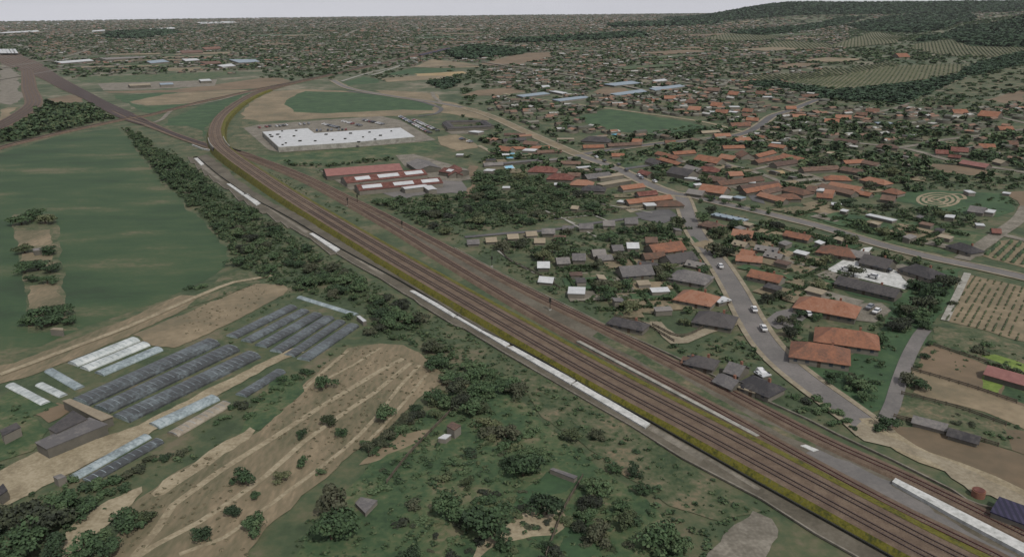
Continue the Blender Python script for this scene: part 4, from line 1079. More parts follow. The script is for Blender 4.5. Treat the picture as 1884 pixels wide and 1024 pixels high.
# ------------------------------------------------------------------ cars
PAINT = [mat('paint_white', [(190, 190, 190), (205, 205, 205)], .5, rough=.35, spec=.5), mat('paint_grey', [(110, 112, 116), (130, 132, 136)], .5, rough=.35, spec=.5), mat('paint_black', [(34, 35, 38), (44, 45, 48)], .5, rough=.35, spec=.5), mat('paint_red', [(120, 40, 36), (140, 50, 44)], .5, rough=.35, spec=.5), mat('paint_blue', [(50, 66, 96), (60, 78, 108)], .5, rough=.35, spec=.5)]
PN = ['white', 'grey', 'black', 'dark red', 'blue']
M_tyre = mat('tyre', [(24, 24, 24), (32, 32, 32)], 1)
def car_shapes(van=False):
    b = MB()
    prof = [(-2.2, .35), (-2.25, .8), (-2.0, .95), (-1.1, 1.0), (1.9, 1.0), (2.2, .9), (2.25, .35)] if not van else [(-2.4, .4), (-2.45, 1.0), (-2.0, 1.15), (-1.5, 1.9), (2.4, 1.95), (2.5, 1.2), (2.45, .4)]
    n = len(prof); v = [(x, -.85, z) for x, z in prof] + [(x, .85, z) for x, z in prof]
    b.add(v, [tuple(range(n)), tuple(range(n, 2 * n))[::-1]] + [(i, i + n, (i + 1) % n + n, (i + 1) % n) for i in range(n)])
    g = MB()
    if not van:
        g.add([(-1.3, -.8, 1.0), (1.8, -.8, 1.0), (1.8, .8, 1.0), (-1.3, .8, 1.0), (-.55, -.66, 1.43), (1.2, -.66, 1.43), (1.2, .66, 1.43), (-.55, .66, 1.43)], [(0, 1, 5, 4), (1, 2, 6, 5), (2, 3, 7, 6), (3, 0, 4, 7)])
    else:
        g.add([(-2.05, -.7, 1.2), (-2.05, .7, 1.2), (-1.58, .7, 1.84), (-1.58, -.7, 1.84)], [(0, 1, 2, 3)[::-1]])
    r = MB()
    if not van: r.box(-.6, 1.25, -.67, .67, 1.43, 1.48)
    w_ = MB(); k = 12
    v = []
    for s in (-.1, .1): v += [(.33 * math.cos(2 * math.pi * i / k), s, .33 * math.sin(2 * math.pi * i / k)) for i in range(k)]
    w_.add(v, [tuple(range(k)), tuple(range(k, 2 * k))[::-1]] + [(i, (i + 1) % k, (i + 1) % k + k, i + k)[::-1] for i in range(k)])
    return b, g, r, w_
def car(px, py, hd, col, label, van=False, z=0.3):
    g0 = G(px, py)
    r = empty('van' if van else 'parked_car', (g0[0], g0[1], z), hd); tag(r, label, 'van' if van else 'car')
    b, g, rr, w_ = car_shapes(van)
    b.build('body', PAINT[col], r); g.build('window', M_glass, r)
    if not van: rr.build('roof', PAINT[col], r)
    for x in (-1.4, 1.4):
        for y in (-.82, .82):
            o = w_.build('wheel', M_tyre, r); o.location = (x, y, .33)
    FOOT.append((g0[0], g0[1], 2.4))
def hd_of(a, b):
    A, B = G(*a), G(*b); return math.atan2(B[1] - A[1], B[0] - A[0])
Z2 = .8
car(1387, 574, hd_of((1372, 572), (1386, 597)), 0, 'white car driving in the middle of the lower road', z=Z2)
car(1404, 609, hd_of((1386, 597), (1406, 628)), 0, 'white car farther down the lower road, behind the other white one', z=Z2)
car(1325, 494, hd_of((1304, 462), (1326, 492)), 0, 'white car on the lower road just below the dark roadside tree', z=Z2)
car(1557, 499, hd_of((1540, 495), (1600, 510)), 0, 'white car at the left end of the white concrete car park', z=.8)
car(1610, 497, hd_of((1540, 495), (1600, 510)), 2, 'black car left of the two dark ones on the white concrete', z=.8)
car(1630, 501, hd_of((1540, 495), (1600, 510)), 2, 'black car right of the two dark ones on the white concrete', z=.8)
car(1606, 513, hd_of((1540, 495), (1600, 510)), 0, 'white car near the long dark building on the white concrete', z=.8)
car(1706, 508, hd_of((1540, 495), (1600, 510)), 4, 'blue car beside the dark hip-roofed house', z=.8)
car(1476, 574, hd_of((1460, 560), (1480, 580)), 1, 'grey car under the trees of the small grey car park', z=.8)
car(1486, 582, hd_of((1460, 560), (1480, 580)), 0, 'white car at the right edge of the small grey car park', z=.8)
car(1612, 578, hd_of((1580, 590), (1620, 562)), 0, 'white car on the paved yard behind the orange roofs', z=.8)
car(1600, 570, hd_of((1580, 590), (1620, 562)), 1, 'grey car on the paved yard behind the orange roofs', z=.8)
car(721, 348, hd_of((720, 350), (725, 342)), 0, 'left white van parked in the grey warehouse yard', van=True, z=.6)
car(733, 347, hd_of((720, 350), (725, 342)), 0, 'right white van parked in the grey warehouse yard', van=True, z=.6)
car(1400, 690, hd_of((1390, 676), (1410, 700)), 0, 'white van between the grey roofs and the lower road', van=True, z=.1)
for i, (x, y, c_) in enumerate(((1138, 306, 2), (1152, 316, 2), (1175, 326, 0), (1204, 337, 0), (1097, 292, 0), (1112, 299, 2), (1310, 369, 2), (1180, 330, 1))):
    car(x, y, hd_of((1130, 309), (1197, 341)), c_, '%s car on the main road before the fork, %s of eight' % (PN[c_], {0: 'fourth', 1: 'fifth', 2: 'sixth', 3: 'eighth', 4: 'first', 5: 'second', 6: 'lone last', 7: 'seventh'}[i]) if i not in (6,) else 'black car on the main road just past the fork', z=Z2)
# rows in the hall's car park: small in the picture, one mesh each
CARM = []
for ci in range(5):
    b, g, rr, w_ = car_shapes()
    m_ = MB(); m_.add(b.v, b.f, 0); m_.add(g.v, g.f, 1); m_.add(rr.v, rr.f, 0)
    for x in (-1.4, 1.4):
        for y in (-.82, .82): m_.add([(a_ + x, b_ + y, c_ + .33) for a_, b_, c_ in w_.v], w_.f, 2)
    me = bpy.data.meshes.new('parked_car'); me.from_pydata(m_.v, [], m_.f)
    for m2 in (PAINT[ci], M_glass, M_tyre): me.materials.append(m2)
    me.polygons.foreach_set('material_index', m_.m); CARM.append(me)
rows = [((474, 237), (500, 234), 'car row one behind the hall'), ((506, 234.5), (530, 232), 'car row two behind the hall'), ((548, 231), (572, 229), 'car row three behind the hall'),
        ((586, 228), (624, 237), 'car row four behind the hall'), ((630, 225), (668, 234), 'car row five behind the hall'), ((668, 222.5), (712, 232), 'car row six behind the hall'),
        ((736, 216), (792, 247), 'inner row right of the hall'), ((760, 222), (806, 243), 'outer row right of the hall'), ((580, 242), (640, 240), 'the row against the hall'), ((844, 256), (868, 264), 'the loose row on bare ground')]
for a_, b_, d_ in rows:
    A, B = G(*a_), G(*b_); L = math.dist(A, B); hd = math.atan2(B[1] - A[1], B[0] - A[0])
    n = int(L / 3.2); its = []
    for i in range(n):
        if rng.random() < .25: continue
        t = (i + .5) / n
        ci = int(rng.choice(5, p=[.32, .28, .25, .07, .08]))
        o = bpy.data.objects.new('parked_car', CARM[ci]); C.objects.link(o)
        o.location = (A[0] + (B[0] - A[0]) * t, A[1] + (B[1] - A[1]) * t, .6); o.rotation_euler = (0, 0, hd + math.pi / 2 + rng.normal(0, .03))
        o['category'] = 'car'; its.append((o, i * 1.0, PN[ci]))
    for c_ in PN:
        sub = [(o, k) for o, k, n_ in its if n_ == c_]
        if sub: order_labels(sub, ('%s car in %s' % (c_, d_), '%s cars in %s' % (c_, d_)), 'cars parked around the white hall')
#@@VEG
# ------------------------------------------------------------------ garden plots, hedges and sheds
GQ = [('gardens left of the lower road', [(1060, 560), (1010, 490), (1100, 480), (1240, 420), (1262, 420), (1290, 460), (1330, 520), (1362, 590), (1290, 630), (1180, 590)], hd_of((1150, 488), (1195, 486)), 22),
      ('gardens right of the lower road', [(1290, 400), (1440, 420), (1600, 456), (1560, 500), (1640, 560), (1560, 590), (1450, 560), (1360, 500), (1310, 450)], hd_of((1450, 425), (1492, 434)), 26),
      ('strip above the main road', [(1400, 374), (1520, 376), (1700, 400), (1790, 440), (1740, 462), (1600, 436), (1440, 394)], hd_of((1597, 394), (1646, 404)), 18),
      ('lots left of the main road', [(900, 300), (960, 262), (1060, 292), (1180, 345), (1160, 370), (1050, 345)], hd_of((942, 270), (1010, 268)), 22),
      ('orange-roofed quarter', [(1200, 300), (1330, 290), (1480, 310), (1640, 340), (1560, 370), (1380, 372), (1260, 345)], hd_of((1320, 333), (1400, 324)), 20),
      ('upper right streets', [(1420, 258), (1600, 240), (1800, 250), (1860, 300), (1700, 340), (1500, 300)], hd_of((1751, 270), (1780, 272)), 24)]
pr = np.random.default_rng(5)
SH = {}
for nm_, poly, hd, n_ in GQ:
    P = np.array(GP(poly)); x0, y0 = P.min(0); x1, y1 = P.max(0)
    d_ = np.array([math.cos(hd), math.sin(hd)]); e_ = np.array([-d_[1], d_[0]])
    def spot(m):
        for _ in range(60):
            q = np.array([[pr.uniform(x0, x1), pr.uniform(y0, y1)]])
            if inpoly(q, [tuple(p) for p in P])[0] and not any(inpoly(q, o)[0] for o in OCC) and not any(abs(q[0][0] - fx) < fr_ + m and abs(q[0][1] - fy) < fr_ + m for fx, fy, fr_ in FOOT): return q[0]
        return None
    for k in range(int(n_ * .9)):
        q = spot(3)
        if q is None: continue
        a_, b_ = pr.uniform(5, 13), pr.uniform(3, 7)
        sheet(['vegetable_plot', 'lawn', 'bare_ground', 'paved_yard', 'dry_meadow'][k % 5], [tuple(q + d_ * a_ * u + e_ * b_ * v) for u, v in ((-1, -1), (1, -1), (1, 1), (-1, 1))], [M_stub, M_lush, M_tan, M_gravel, M_scrub][k % 5], world=True, occ=False)
    for k in range(n_):
        q = spot(2.5)
        if q is None: continue
        a_ = pr.uniform(4, 12); dd = d_ if k % 2 else e_; nn = np.array([-dd[1], dd[0]])
        m_ = max(3, int(a_ * 2 / 1.2)); b2 = MB()
        V, F = [], []
        for j in range(m_ * 14):
            t = pr.uniform(-a_, a_); c_ = dd * t + nn * pr.uniform(-.45, .45); zc = pr.uniform(.2, 1.25)
            u1, u2 = pr.normal(size=3), pr.normal(size=3); u1 *= .38 / np.linalg.norm(u1); u2 *= .34 / np.linalg.norm(u2)
            c3 = np.array([c_[0], c_[1], zc]); V = [c3 - u1 - u2, c3 + u1 - u2, c3 + u1 + u2, c3 - u1 + u2]
            b2.add([(v_[0], v_[1], max(v_[2], 0.01)) for v_ in V], [(0, 1, 2, 3)])
        o = b2.build('hedge', M_leafh); o.location = (q[0], q[1], 0.2); o['category'] = 'hedge'
        SH.setdefault(('clipped hedge', nm_), []).append((o, proj(*q)[0]))
    for k in range(int(n_ * .4)):
        q = spot(4.5)
        if q is None: continue
        L_, W_, h_ = pr.uniform(3, 7), pr.uniform(2.5, 4), pr.uniform(1.6, 2.3)
        r = empty('garden_shed', (q[0], q[1], 0.1), hd + (math.pi / 2 if k % 3 == 0 else 0)); r['category'] = 'shed'
        m_ = MB(); m_.box(-L_ / 2, L_ / 2, -W_ / 2, W_ / 2, 0, h_); m_.build('wall', M_wallh, r)
        m_ = MB(); m_.add([(-L_ / 2 - .2, -W_ / 2 - .2, h_ + .01), (L_ / 2 + .2, -W_ / 2 - .2, h_ + .01), (L_ / 2 + .2, W_ / 2 + .2, h_ + .5), (-L_ / 2 - .2, W_ / 2 + .2, h_ + .5), (-L_ / 2 - .2, -W_ / 2 - .2, h_ + .12), (L_ / 2 + .2, -W_ / 2 - .2, h_ + .12), (L_ / 2 + .2, W_ / 2 + .2, h_ + .62), (-L_ / 2 - .2, W_ / 2 + .2, h_ + .62)],
                          [(0, 3, 2, 1), (4, 5, 6, 7), (0, 1, 5, 4), (1, 2, 6, 5), (2, 3, 7, 6), (3, 0, 4, 7)])
        rc = 'gtwgbdt'[k % 7]; m_.build('roof', ROOF[rc], r)
        FOOT.append((q[0], q[1], L_ * .6)); SH.setdefault((RN[rc] + '-roofed shed', nm_), []).append((r, proj(*q)[0]))
for (a_, b_), its in SH.items(): order_labels(its, ('%s in the %s' % (a_, b_), '%ss in the %s' % (a_, b_)), 'sheds and hedges in the ' + b_)
M_fence = mat('fence_wood', [(74, 68, 58), (96, 88, 76)], .6)
for pts, l in (([(1658, 726), (1760, 752), (1850, 784)], 'dark fence above the long grey garden buildings'), ([(1644, 768), (1740, 792), (1836, 822)], 'dark fence below the long grey garden buildings'),
               ([(1676, 682), (1780, 712), (1870, 742)], 'long fence between the garden plots and the tan stubble'), ([(1712, 636), (1800, 664), (1884, 692)], 'fence behind the red-roofed building by the gardens'),
               ([(846, 742), (760, 830), (712, 890)], 'old dark fence running down from the brown hut'), ([(1072, 880), (1040, 935), (1020, 985), (1005, 1024)], 'fence along the narrow garden right of the pale patch'),
               ([(1000, 396), (1120, 388), (1240, 380)], 'fence at the upper edge of the allotments'), ([(920, 462), (940, 482), (985, 504), (1030, 532)], 'pale fence at the track side of the allotments'),
               ([(1340, 574), (1260, 620), (1200, 600)], 'hedge-side fence of the garden left of the lower road'), ([(1240, 630), (1180, 596), (1130, 584)], 'fence behind the dark hip roof near the rusty tracks')):
    P_ = GP(pts); L_ = smooth(P_, 2.5); o0_ = L_[0]; fr_ = empty('fence', (o0_[0], o0_[1], .1)); tag(fr_, l, 'fence')
    Q_ = np.column_stack([L_ - o0_, np.zeros(len(L_))])
    for zz in (.35, .85): strip('rail', Q_, [(-.06, zz), (-.06, zz + .3), (.06, zz + .3), (.06, zz)], M_fence, fr_)
    b_ = MB()
    for q in Q_[:99]: b_.box(q[0] - .09, q[0] + .09, q[1] - .09, q[1] + .09, 0, 1.3)
    o = b_.build('post', M_fence, fr_); o['kind'] = 'stuff'
# signal posts beside the tracks
for i, (x, y) in enumerate(((905, 492), (740, 424), (658, 374), (1324, 706), (640, 380), (1012, 572))):
    g = G(x, y); r = empty('signal_post', (g[0], g[1], .2)); r['category'] = 'signal'; r['group'] = 'signal posts beside the rusty tracks'
    r['label'] = 'dark signal post beside the rusty tracks, %s' % ['near the allotments', 'level with the copse', 'below the red warehouses', 'nearest to the lower road houses', 'left of the track pair', 'between the tracks above the white platform'][i]
    for nm_, bx in (('pole', (-.12, .12, -.12, .12, 0, 4.2)), ('signal_head', (-.4, .4, -.25, .25, 3.4, 4.8)), ('base', (-.5, .5, -.5, .5, 0, .5))):
        b_ = MB(); b_.box(*bx); b_.build(nm_, M_dark if nm_ != 'base' else M_conc, r)
# ------------------------------------------------------------------ vegetation
def leaf_cloud(seed, n, size, lobes=7, R_=1.0, H_=1.0, flat=0.8):
    """n leaf clumps (quads) spread through an uneven crown of unit radius, base at z = 0"""
    r = np.random.default_rng(seed)
    cs = []
    for i in range(lobes):
        a = r.uniform(0, 2 * math.pi); d = r.uniform(0.15, 0.8)
        cs.append((d * math.cos(a), d * math.sin(a), r.uniform(0.3, 0.95) * H_, r.uniform(0.22, 0.48)))
    cs.append((r.uniform(-.2, .2), r.uniform(-.2, .2), 0.85 * H_, 0.45))
    V, F = [], []
    for k in range(n):
        c = cs[r.integers(len(cs))]
        d = r.normal(size=3); d /= np.linalg.norm(d)
        if d[2] < -0.35: d[2] *= -1
        rr = c[3] * r.uniform(0.72, 1.08) if r.random() < .8 else c[3] * r.uniform(0.2, .7)
        p = np.array(c[:3]) + d * rr * np.array([1, 1, flat])
        nn = d + r.normal(size=3) * 0.55; nn /= np.linalg.norm(nn)
        t = np.cross(nn, r.normal(size=3)); t /= np.linalg.norm(t); b = np.cross(nn, t)
        s_ = size * r.uniform(0.6, 1.3); s2 = s_ * r.uniform(0.6, 1)
        q = [p - t * s_ - b * s2 * .6, p + t * s_ * .7 - b * s2, p + t * s_ + b * s2 * .7, p - t * s_ * .6 + b * s2]
        V += q; F.append((4 * k, 4 * k + 1, 4 * k + 2, 4 * k + 3))
    V = np.array(V); V[:, 2] = np.maximum(V[:, 2], 0.02)
    return V, np.array(F)

def raw_mesh(name, V, F, m, mi=None):
    me = bpy.data.meshes.new(name)
    me.vertices.add(len(V)); me.vertices.foreach_set('co', np.asarray(V, np.float32).ravel())
    k = F.shape[1]
    me.loops.add(F.size); me.loops.foreach_set('vertex_index', F.astype(np.int32).ravel())
    me.polygons.add(len(F)); me.polygons.foreach_set('loop_start', np.arange(0, F.size, k, dtype=np.int32)); me.polygons.foreach_set('loop_total', np.full(len(F), k, dtype=np.int32))
    for x in (m if isinstance(m, list) else [m]): me.materials.append(x)
    if mi is not None: me.polygons.foreach_set('material_index', np.asarray(mi, np.int32))
    me.update()
    return me

CROWN, BUSH, TRUNK = [], [], None
for s_ in range(8):
    V, F = leaf_cloud(40 + s_, 1100, 0.07, lobes=11)
    CROWN.append([raw_mesh('crown', V, F, m) for m in M_leaf])
for s_ in range(5):
    V, F = leaf_cloud(80 + s_, 520, 0.095, lobes=7, H_=0.7)
    V[:, 2] -= 0.1
    BUSH.append([raw_mesh('bush', np.column_stack([V[:, :2], np.maximum(V[:, 2], 0)]), F, m) for m in M_leaf])
tb = MB()
def limb(p, q, r0, r1, n=6):
    p, q = Vector(p), Vector(q); d = (q - p).normalized(); u = d.orthogonal().normalized(); w2 = d.cross(u)
    v = [p + (u * math.cos(2 * math.pi * i / n) + w2 * math.sin(2 * math.pi * i / n)) * r0 for i in range(n)] + [q + (u * math.cos(2 * math.pi * i / n) + w2 * math.sin(2 * math.pi * i / n)) * r1 for i in range(n)]
    tb.add(v, [(i, (i + 1) % n, (i + 1) % n + n, i + n) for i in range(n)])
limb((0, 0, -.05), (0.01, 0, .5), .07, .05); limb((0.01, 0, .48), (.25, .1, .95), .045, .015); limb((0.01, 0, .45), (-.22, .15, .9), .04, .015); limb((0, 0, .5), (.02, -.2, 1.05), .04, .015)
TRUNKM = tb.build('trunk', M_bark).data
bpy.data.objects.remove(bpy.data.objects[[o.name for o in bpy.data.objects if o.data == TRUNKM][0]])
LOW = [leaf_cloud(200 + s_, 46, 0.30, lobes=6) for s_ in range(6)]
TUFT = [leaf_cloud(500 + s_, 30, 0.3, lobes=4) for s_ in range(6)]
MID = [leaf_cloud(300 + s_, 300, 0.125, lobes=9) for s_ in range(6)]
TINY = [leaf_cloud(400 + s_, 16, 0.5, lobes=4) for s_ in range(6)]

def stamp(name, P, Rr, Hh, lib, m, label, cat, kind='stuff'):
    """many small crowns as one mass"""
    r = np.random.default_rng(len(P))
    VV, FF = [], []; off = 0
    which = r.integers(len(lib), size=len(P)); rot = r.uniform(0, 2 * math.pi, len(P))
    Z = hgt(P[:, 0], P[:, 1])
    for k, (V, F) in enumerate(lib):
        idx = np.nonzero(which == k)[0]
        if not len(idx): continue
        c, s_ = np.cos(rot[idx])[:, None], np.sin(rot[idx])[:, None]
        x = V[None, :, 0] * c - V[None, :, 1] * s_; y = V[None, :, 0] * s_ + V[None, :, 1] * c
        v = np.stack([x * Rr[idx, None] + P[idx, 0, None], y * Rr[idx, None] + P[idx, 1, None], V[None, :, 2] * Hh[idx, None] + Z[idx, None]], -1)
        f = F[None] + (np.arange(len(idx)) * len(V))[:, None, None] + off
        VV.append(v.reshape(-1, 3)); FF.append(f.reshape(-1, 4)); off += len(idx) * len(V)
    o = bpy.data.objects.new(name, raw_mesh(name, np.concatenate(VV), np.concatenate(FF), m)); C.objects.link(o)
    return tag(o, label, cat, kind=kind)

def scatter(poly, spacing, world=False, jitter=0.45, keep=1.0, avoid=True, soft=True, z=0):
    P = np.array(poly if world else GP(poly))
    x0, y0 = P.min(0); x1, y1 = P.max(0)
    gx, gy = np.meshgrid(np.arange(x0, x1, spacing), np.arange(y0, y1, spacing))
    Q = np.column_stack([gx.ravel(), gy.ravel()]) + rng.uniform(-jitter, jitter, (gx.size, 2)) * spacing
    Q = Q[inpoly(Q, [tuple(p) for p in P])]
    if keep < 1:
        # clumped: keep where a slow wave field is high
        f = np.sin(Q[:, 0] * .061 + 1) * np.cos(Q[:, 1] * .047) + .6 * np.sin(Q[:, 0] * .17 + Q[:, 1] * .13)
        th = np.quantile(f, 1 - min(1, keep * 1.5)) if len(f) else 0
        Q = Q[(f > th) & (rng.random(len(Q)) < 0.67)]
    if avoid and len(Q):
        bad = np.zeros(len(Q), bool)
        for o in OCC: bad |= inpoly(Q, o)
        Q = Q[~bad]
        if len(Q) and len(FOOT):
            Fo = np.array(FOOT)
            Fo = Fo[(Fo[:, 0] > x0 - 60) & (Fo[:, 0] < x1 + 60) & (Fo[:, 1] > y0 - 60) & (Fo[:, 1] < y1 + 60)]
            near = np.zeros(len(Q), bool)
            for k in range(0, len(Q), 4000):
                q = Q[k:k + 4000]
                near[k:k + 4000] = ((np.abs(q[:, None, 0] - Fo[None, :, 0]) < Fo[None, :, 2] + 1.5) & (np.abs(q[:, None, 1] - Fo[None, :, 1]) < Fo[None, :, 2] + 1.5)).any(1)
            Q = Q[~near]
    return Q

TREES = []   # (x, y, radius, height, tint, area, label)
def named_trees(spec, desc, tint=0, hf=1.5, bush=False):
    L = []
    for l in spec.split(';'):
        p = [float(t) for t in l.split()]
        if len(p) < 3: continue
        g = G(p[0], p[1] + p[2] * 0.45)
        r_ = p[2] * math.hypot(g[0], g[1], CAMH) / FPX
        L.append((g[0], g[1], r_, r_ * hf, int(p[3]) if len(p) > 3 else tint))
    NAMED.append((L, desc, bush))
NAMED = []
named_trees("710 762 25;605 775 17 1;632 796 14;558 799 13;600 706 20;448 878 23;519 880 15 1;558 850 15;471 912 12;428 942 16;378 982 20;475 965 26;671 815 9;590 868 10;520 700 10", 'round trees standing alone in the stubble field', hf=1.3)
named_trees("618 930 46 2;640 960 40 0;610 975 38;760 1020 24;829 932 34;905 962 50;870 950 30;862 890 14 1;925 1000 20", 'big dark trees at the bottom centre', hf=1.35)
named_trees("1006 930 36;962 860 34;996 836 20;1100 800 17 2;1053 800 20 1;1003 1003 14;1106 985 27 2;1096 896 30;1086 925 24 2;1078 952 20;1064 968 18 2;1130 862 14;1142 930 18;1205 990 40;1170 868 16;1180 900 18;940 850 20;1150 960 24 1;1240 1000 28", 'trees in the bottom gardens right of centre', hf=1.3)
named_trees("700 815 16 2;715 800 16 2;732 785 16 2;750 772 14 2;772 762 12 2;845 740 24 2;870 752 24;820 742 20;800 730 22;765 752 14;690 830 12", 'hedge trees above the brown hut', hf=1.3)
named_trees("820 872 22 1;868 829 15 2;740 840 14;790 850 12;780 825 10;850 850 10;805 815 9;770 870 13;735 880 12;700 880 10;900 880 12;880 915 14;930 815 22;950 800 24;975 790 20;915 790 16", 'bushes on the rough meadow around the brown hut', bush=True, hf=0.9)
named_trees("90 952 42 2;60 975 38;120 930 30;20 965 34 2;30 1010 40;160 1004 32;195 1010 26;235 962 30;265 950 20 1;190 990 20;100 1010 30", 'large trees in the bottom left corner', hf=1.2)
named_trees("130 880 16;155 895 18;180 885 20;205 880 22;232 872 18 2;252 860 18 2;225 895 16;190 905 16;160 915 16;272 842 14 2;300 838 16;330 830 14 2;120 905 14", 'bushes along the lowest tunnels', bush=True, hf=0.9)
named_trees("445 740 20 2;470 733 14;425 745 12;455 760 14;415 765 12;398 775 10;560 680 16;545 690 14;530 700 12;510 712 12;485 722 10", 'bushes beside the small lone tunnel', bush=True, hf=0.9)
named_trees("40 405 18;62 396 20;84 404 18 1;45 492 20;70 488 20;92 494 16;60 512 14;88 515 16;46 458 16 1;90 462 16;75 578 26;110 574 24;95 588 22;125 590 14;60 590 20", 'trees of the narrow strip inside the green field', hf=0.9)
named_trees("374 522 14;352 525 12", 'two bushes on the lower edge of the green field', bush=True, hf=0.7)
named_trees("1322 462 22 2;1338 466 16 2", 'two dark trees beside the lower road', hf=1.2)
named_trees("1440 592 14 2;1458 588 11 2;1470 580 11;1480 575 10;1465 604 10;1452 612 16 2;1498 560 12;1505 585 12", 'trees around the small grey car park', hf=1.3)
named_trees("1675 700 20 2;1690 706 18;1632 782 20;1618 786 14;1712 632 8;1700 655 9;1692 672 8", 'trees along the narrow asphalt lane', hf=1.1)
named_trees("1310 366 10;1335 372 9;1362 378 8;1388 384 9;1415 390 8;1290 370 7;1300 362 6", 'roadside trees in a row after the fork', hf=1.2)
named_trees("1500 730 16;1480 735 14 2;1520 745 16;1540 755 16;1555 772 14;1460 726 12;1500 752 14;1535 775 14;1570 785 10;1480 750 10", 'bushes left of the lower road end', bush=True, hf=1.0)
named_trees("632 318 8;645 326 8;652 334 8;665 340 9;600 312 6;612 318 6", 'dark bushes left of the red warehouses', tint=2, bush=True, hf=1.1)
named_trees("1750 555 10 2;1832 668 12;1850 672 12;1870 680 12;1800 640 16 2;1815 630 12", 'bushes beside the ploughed field', bush=True, hf=1.0)
named_trees("1720 570 10;1725 556 9;1735 540 9;1700 600 12;1690 590 12", 'trees along the pale field road', hf=1.3)

AREAS = []
def area(key, poly, spacing, rad, hf, label, cat='tree', keep=1.0, tint=(0, 1, 2), world=False):
    Q = scatter(poly, spacing, keep=keep, world=world)
    AREAS.append((key, Q, rad[0] * .75 + (rad[1] * 1.2 - rad[0] * .75) * rng.random(len(Q)) ** 1.7, hf, label, cat, tint))
BELT = [(222, 236), (240, 240), (262, 252), (290, 278), (325, 292), (352, 316), (386, 340), (414, 360), (450, 386), (492, 412), (530, 438), (566, 464), (606, 488), (644, 508), (690, 538), (730, 560), (766, 584), (790, 616), (830, 648), (880, 676), (925, 695), (945, 718), (900, 735), (850, 728), (800, 690), (780, 650), (742, 628), (690, 622), (660, 600), (600, 572), (560, 545), (520, 530), (480, 508), (432, 490), (424, 462), (402, 430), (366, 394), (334, 364), (304, 337), (276, 302), (250, 270), (238, 250)]
area('belt', BELT, 3.6, (1.3, 3.5), 1.1, 'bushy green tree in the dense belt between green field and walkway', keep=.85, tint=(0, 0, 0, 2))
area('belt2', [(800, 640), (850, 690), (960, 720), (960, 790), (1000, 840), (960, 880), (900, 850), (850, 780), (780, 770), (700, 830), (640, 850), (760, 740), (820, 720)], 5.0, (1.6, 3.0), 1.1, 'bushy tree on the rough slope above the brown hut', keep=.6)
area('slope', [(700, 860), (820, 800), (960, 800), (1100, 860), (1260, 960), (1320, 1060), (560, 1060), (620, 960)], 4.0, (0.9, 2.4), 0.8, 'low bush scattered over the bottom meadow', 'bush', keep=.5)
area('corner', [(-40, 930), (60, 915), (150, 880), (240, 880), (215, 930), (130, 1000), (90, 1060), (-40, 1060)], 4.5, (1.2, 3), 1.0, 'leafy tree in the bottom left thicket', keep=.6)
area('wood', [(675, 370), (720, 366), (745, 370), (862, 362), (880, 320), (920, 318), (975, 325), (1040, 345), (1100, 352), (1150, 375), (1140, 388), (1100, 400), (1040, 402), (1000, 412), (940, 420), (880, 436), (850, 440), (800, 428), (760, 410), (720, 392)], 5.0, (1.8, 4.0), 0.95, 'leafy tree in the wood between the red warehouses and allotments', keep=.85, tint=(0, 0, 1, 2))
area('gard1', [(870, 440), (960, 432), (1060, 425), (1200, 405), (1262, 400), (1290, 450), (1330, 500), (1350, 560), (1368, 590), (1250, 640), (1200, 600), (1100, 560), (990, 500)], 6.0, (1.6, 3.4), 1.25, 'garden tree between the allotments and the lower road', keep=.85)
area('gard2', [(1290, 390), (1440, 415), (1620, 458), (1700, 480), (1690, 530), (1640, 600), (1620, 650), (1560, 670), (1480, 640), (1420, 590), (1370, 500), (1300, 430)], 6.5, (1.8, 3.6), 1.25, 'garden tree between the lower road and the main road', keep=.75)
area('green', [(1450, 650), (1500, 650), (1600, 660), (1640, 600), (1660, 550), (1720, 500), (1770, 500), (1725, 590), (1690, 640), (1640, 700), (1636, 760), (1600, 765), (1540, 720), (1480, 690)], 5.0, (1.8, 3.8), 1.2, 'leafy tree in the green wedge beside the narrow lane', keep=.66, tint=(0, 0, 2))
area('rgard', [(1400, 372), (1520, 372), (1660, 376), (1760, 396), (1830, 420), (1760, 462), (1622, 440), (1500, 408)], 6.5, (2.0, 3.8), 1.1, 'tree on the green strip above the main road', keep=.5)
area('lowr', [(1640, 735), (1760, 760), (1860, 800), (1840, 820), (1700, 785), (1640, 768)], 5, (0.8, 1.6), 1.0, 'small bush in the lower right gardens', 'bush', keep=.4)
area('hedge', [(470, 296), (560, 302), (600, 304), (724, 291), (724, 295), (600, 309), (540, 306)], 4, (1.6, 2.4), 1.0, 'hedge tree behind the red warehouses', tint=(2,), keep=1)
area('town1', [(880, 300), (905, 262), (950, 245), (1063, 290), (1130, 314), (1240, 362), (1240, 395), (1140, 375), (1090, 350), (980, 320)], 8.5, (2.2, 4.0), 1.1, 'garden tree beside the long lots left of the main road', keep=.85)
area('town2', [(1060, 262), (1130, 255), (1340, 232), (1400, 215), (1884, 245), (1884, 350), (1680, 352), (1560, 370), (1400, 375), (1290, 352), (1180, 325), (1100, 290)], 8.0, (2.0, 4.2), 1.1, 'garden tree among the orange roofs above the main road', keep=.9)
area('plots', [(850, 430), (1000, 420), (1230, 395), (1230, 400), (1240, 440), (1000, 480), (930, 470)], 5.5, (.9, 1.8), 1.0, 'small bush in the allotment plots', 'bush', keep=.5)
area('leftwood', [(-60, 262), (0, 250), (60, 212), (82, 192), (150, 196), (200, 214), (216, 218), (160, 231), (60, 254), (0, 266), (-60, 284)], 7.0, (3, 5), 1.1, 'tree in the dark wood left of the yard', tint=(0, 0, 2))

